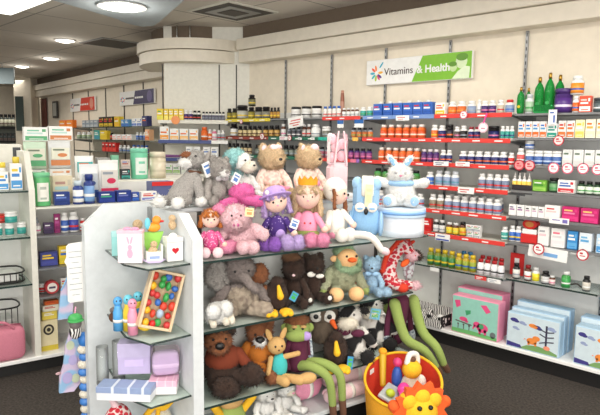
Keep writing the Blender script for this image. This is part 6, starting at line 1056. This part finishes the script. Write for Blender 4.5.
for i, (px, w, h, c1, c2, lb) in enumerate(((49, 14, 8, (226, 206, 90), WH, 'yellow and white carton, lowest on the black-emblem box stack'), (50, 15, 6, (232, 228, 210), (206, 60, 50), 'white carton with red print on the stack'), (51, 13, 4, (220, 110, 50), RED, 'orange carton topping the stack'))):
    k = GON.mpp(px, V2, .4); put('x', w * k, h * k, (c1, c2, c1, c2), GON.at(px, V2, .113 + 31.2 * k + (0, 8.2, 14.4)[i] * k), GZ, lb)
k = GON.mpp(48, V2, .11); t = thing('carton', 'cream carton with round black emblem and yellow base on the bottom deck', 'box', GON.at(48, V2, .111), GZ)
obj('box', G().box(0, 0, 0, 17 * k, .1, 31 * k, bev=.002), [(226, 214, 176)], t); obj('emblem', G().disc(0, 22 * k, 5 * k, 5.4 * k, -.0502, 0, 20).disc(0, 22 * k, 3.2 * k, 3.5 * k, -.051, 1, 20).disc(0, 22 * k, 1.8 * k, 2 * k, -.0518, 0, 16), [(50, 44, 40), (206, 196, 160)], t); obj('base_band', G().rect(0, 1 * k, 16.6 * k, 5 * k, -.0502, 0), [(206, 184, 60)], t)
# goods on the ledge behind
LV = LF + .56; LZ = 1.221; w4 = 'ledge behind low unit'
row(GON, LV, LZ, w4, [(24, 47, 1, 'x', 12, ((226, 230, 226), WH, (90, 170, 120), (120, 190, 150)), 'white tray carton with green lower edge'), (48, 72, 1, 'x', 12, ((226, 226, 222), WH, (206, 130, 80), (220, 160, 110)), 'white tray carton with tan lower edge')])
for i, (px, c, lb) in enumerate(((35.5, (90, 170, 120), 'green-banded'), (60, (206, 130, 80), 'tan-banded'))):
    k = GON.mpp(px, LV, LZ); put('p', 21 * k, 27 * k, ((196, 218, 196) if i == 0 else (214, 216, 216), (226, 226, 210), c, (120, 130, 110)), GON.at(px, LV + .0, LZ + 12.3 * k), GZ, lb + ' food pouch standing in its white tray carton')
    t = put('x', 22 * k, 14 * k, (WH, (190, 220, 214), c, (120, 190, 160)), GON.at(px, LV + .06, LZ + 40 * k), GZ, lb + ' white display header above the food pouch')
    tag(obj('support_rod', G().box(0, 0, 0, 1.5 * k, .008, 40 * k), 'off_white', loc=GON.at(px, LV + .1, LZ + 0.001), rz=GZ), lb + ' display support strip behind the food pouch', 'strip')
row(GON, LV, LZ, w4, [(74, 95, 1, 'p', 24, (WH, (80, 180, 180), (226, 230, 230), (206, 120, 90)), 'white pouch with turquoise print'), (96, 110, 1, 'x', 22, ((150, 150, 148), WH, (130, 130, 130), GRY), 'grey patterned carton'), (111, 119, 1, 'x', 24, ((120, 180, 150), (130, 190, 160), (110, 170, 140), WH), 'plain sage green carton'), (120, 130, 1, 'x', 10, ((50, 56, 62), GRY, TEA, WH), 'dark low carton'), (131, 148, 1, 'k', 30, ((110, 196, 160), (222, 232, 226), (120, 200, 170), (120, 200, 170)), 'tall mint green tub with white label'), (150, 166, 1, 'j', 26, ((206, 196, 170), (216, 206, 184), (200, 190, 166), (216, 206, 184)), 'beige ribbed canister')])
k = GON.mpp(125, LV, LZ); put('x', 9 * k, 9 * k, ((206, 190, 180), (160, 60, 50), (180, 170, 170), BLU), GON.at(125, LV, LZ + 10.2 * k), GZ, 'pale carton with brown print on the dark low carton')
# white till printer beside the far display, and a red-edged stand behind the plush dog
k = GON.mpp(8, LV, LZ); t = thing('till_screen', 'cream till screen with dark grey side panel', 'till', GON.at(4, LF + .58, 1.291), GZ); obj('body', G().box(0, 0, 0, 32 * k, .12, 28 * k, bev=.008), 'off_white', t); obj('screen', G().rect(11 * k, 10 * k, 7 * k, 15 * k, -.0602, 0).rect(2 * k, 2 * k, 18 * k, 8 * k, -.0602, 1), [(70, 72, 76), (190, 190, 188)], t); obj('stand', G().box(0, 0, -.07, 14 * k, .1, .07), 'steel_grey', t)
t = thing('counter_stand', 'low red-edged dark blue stand behind the plush dog paws', 'stand', GON.at(160, LF + .2, 1.094), GZ); k = GON.mpp(160, LF + .2, 1.1); obj('stand', G().box(0, 0, 0, 22 * k, .12, 17 * k, bev=.003), [(86, 94, 140)], t); obj('edge', G().box(0, -.061, 13 * k, 22 * k, .004, 4 * k), 'red', t)
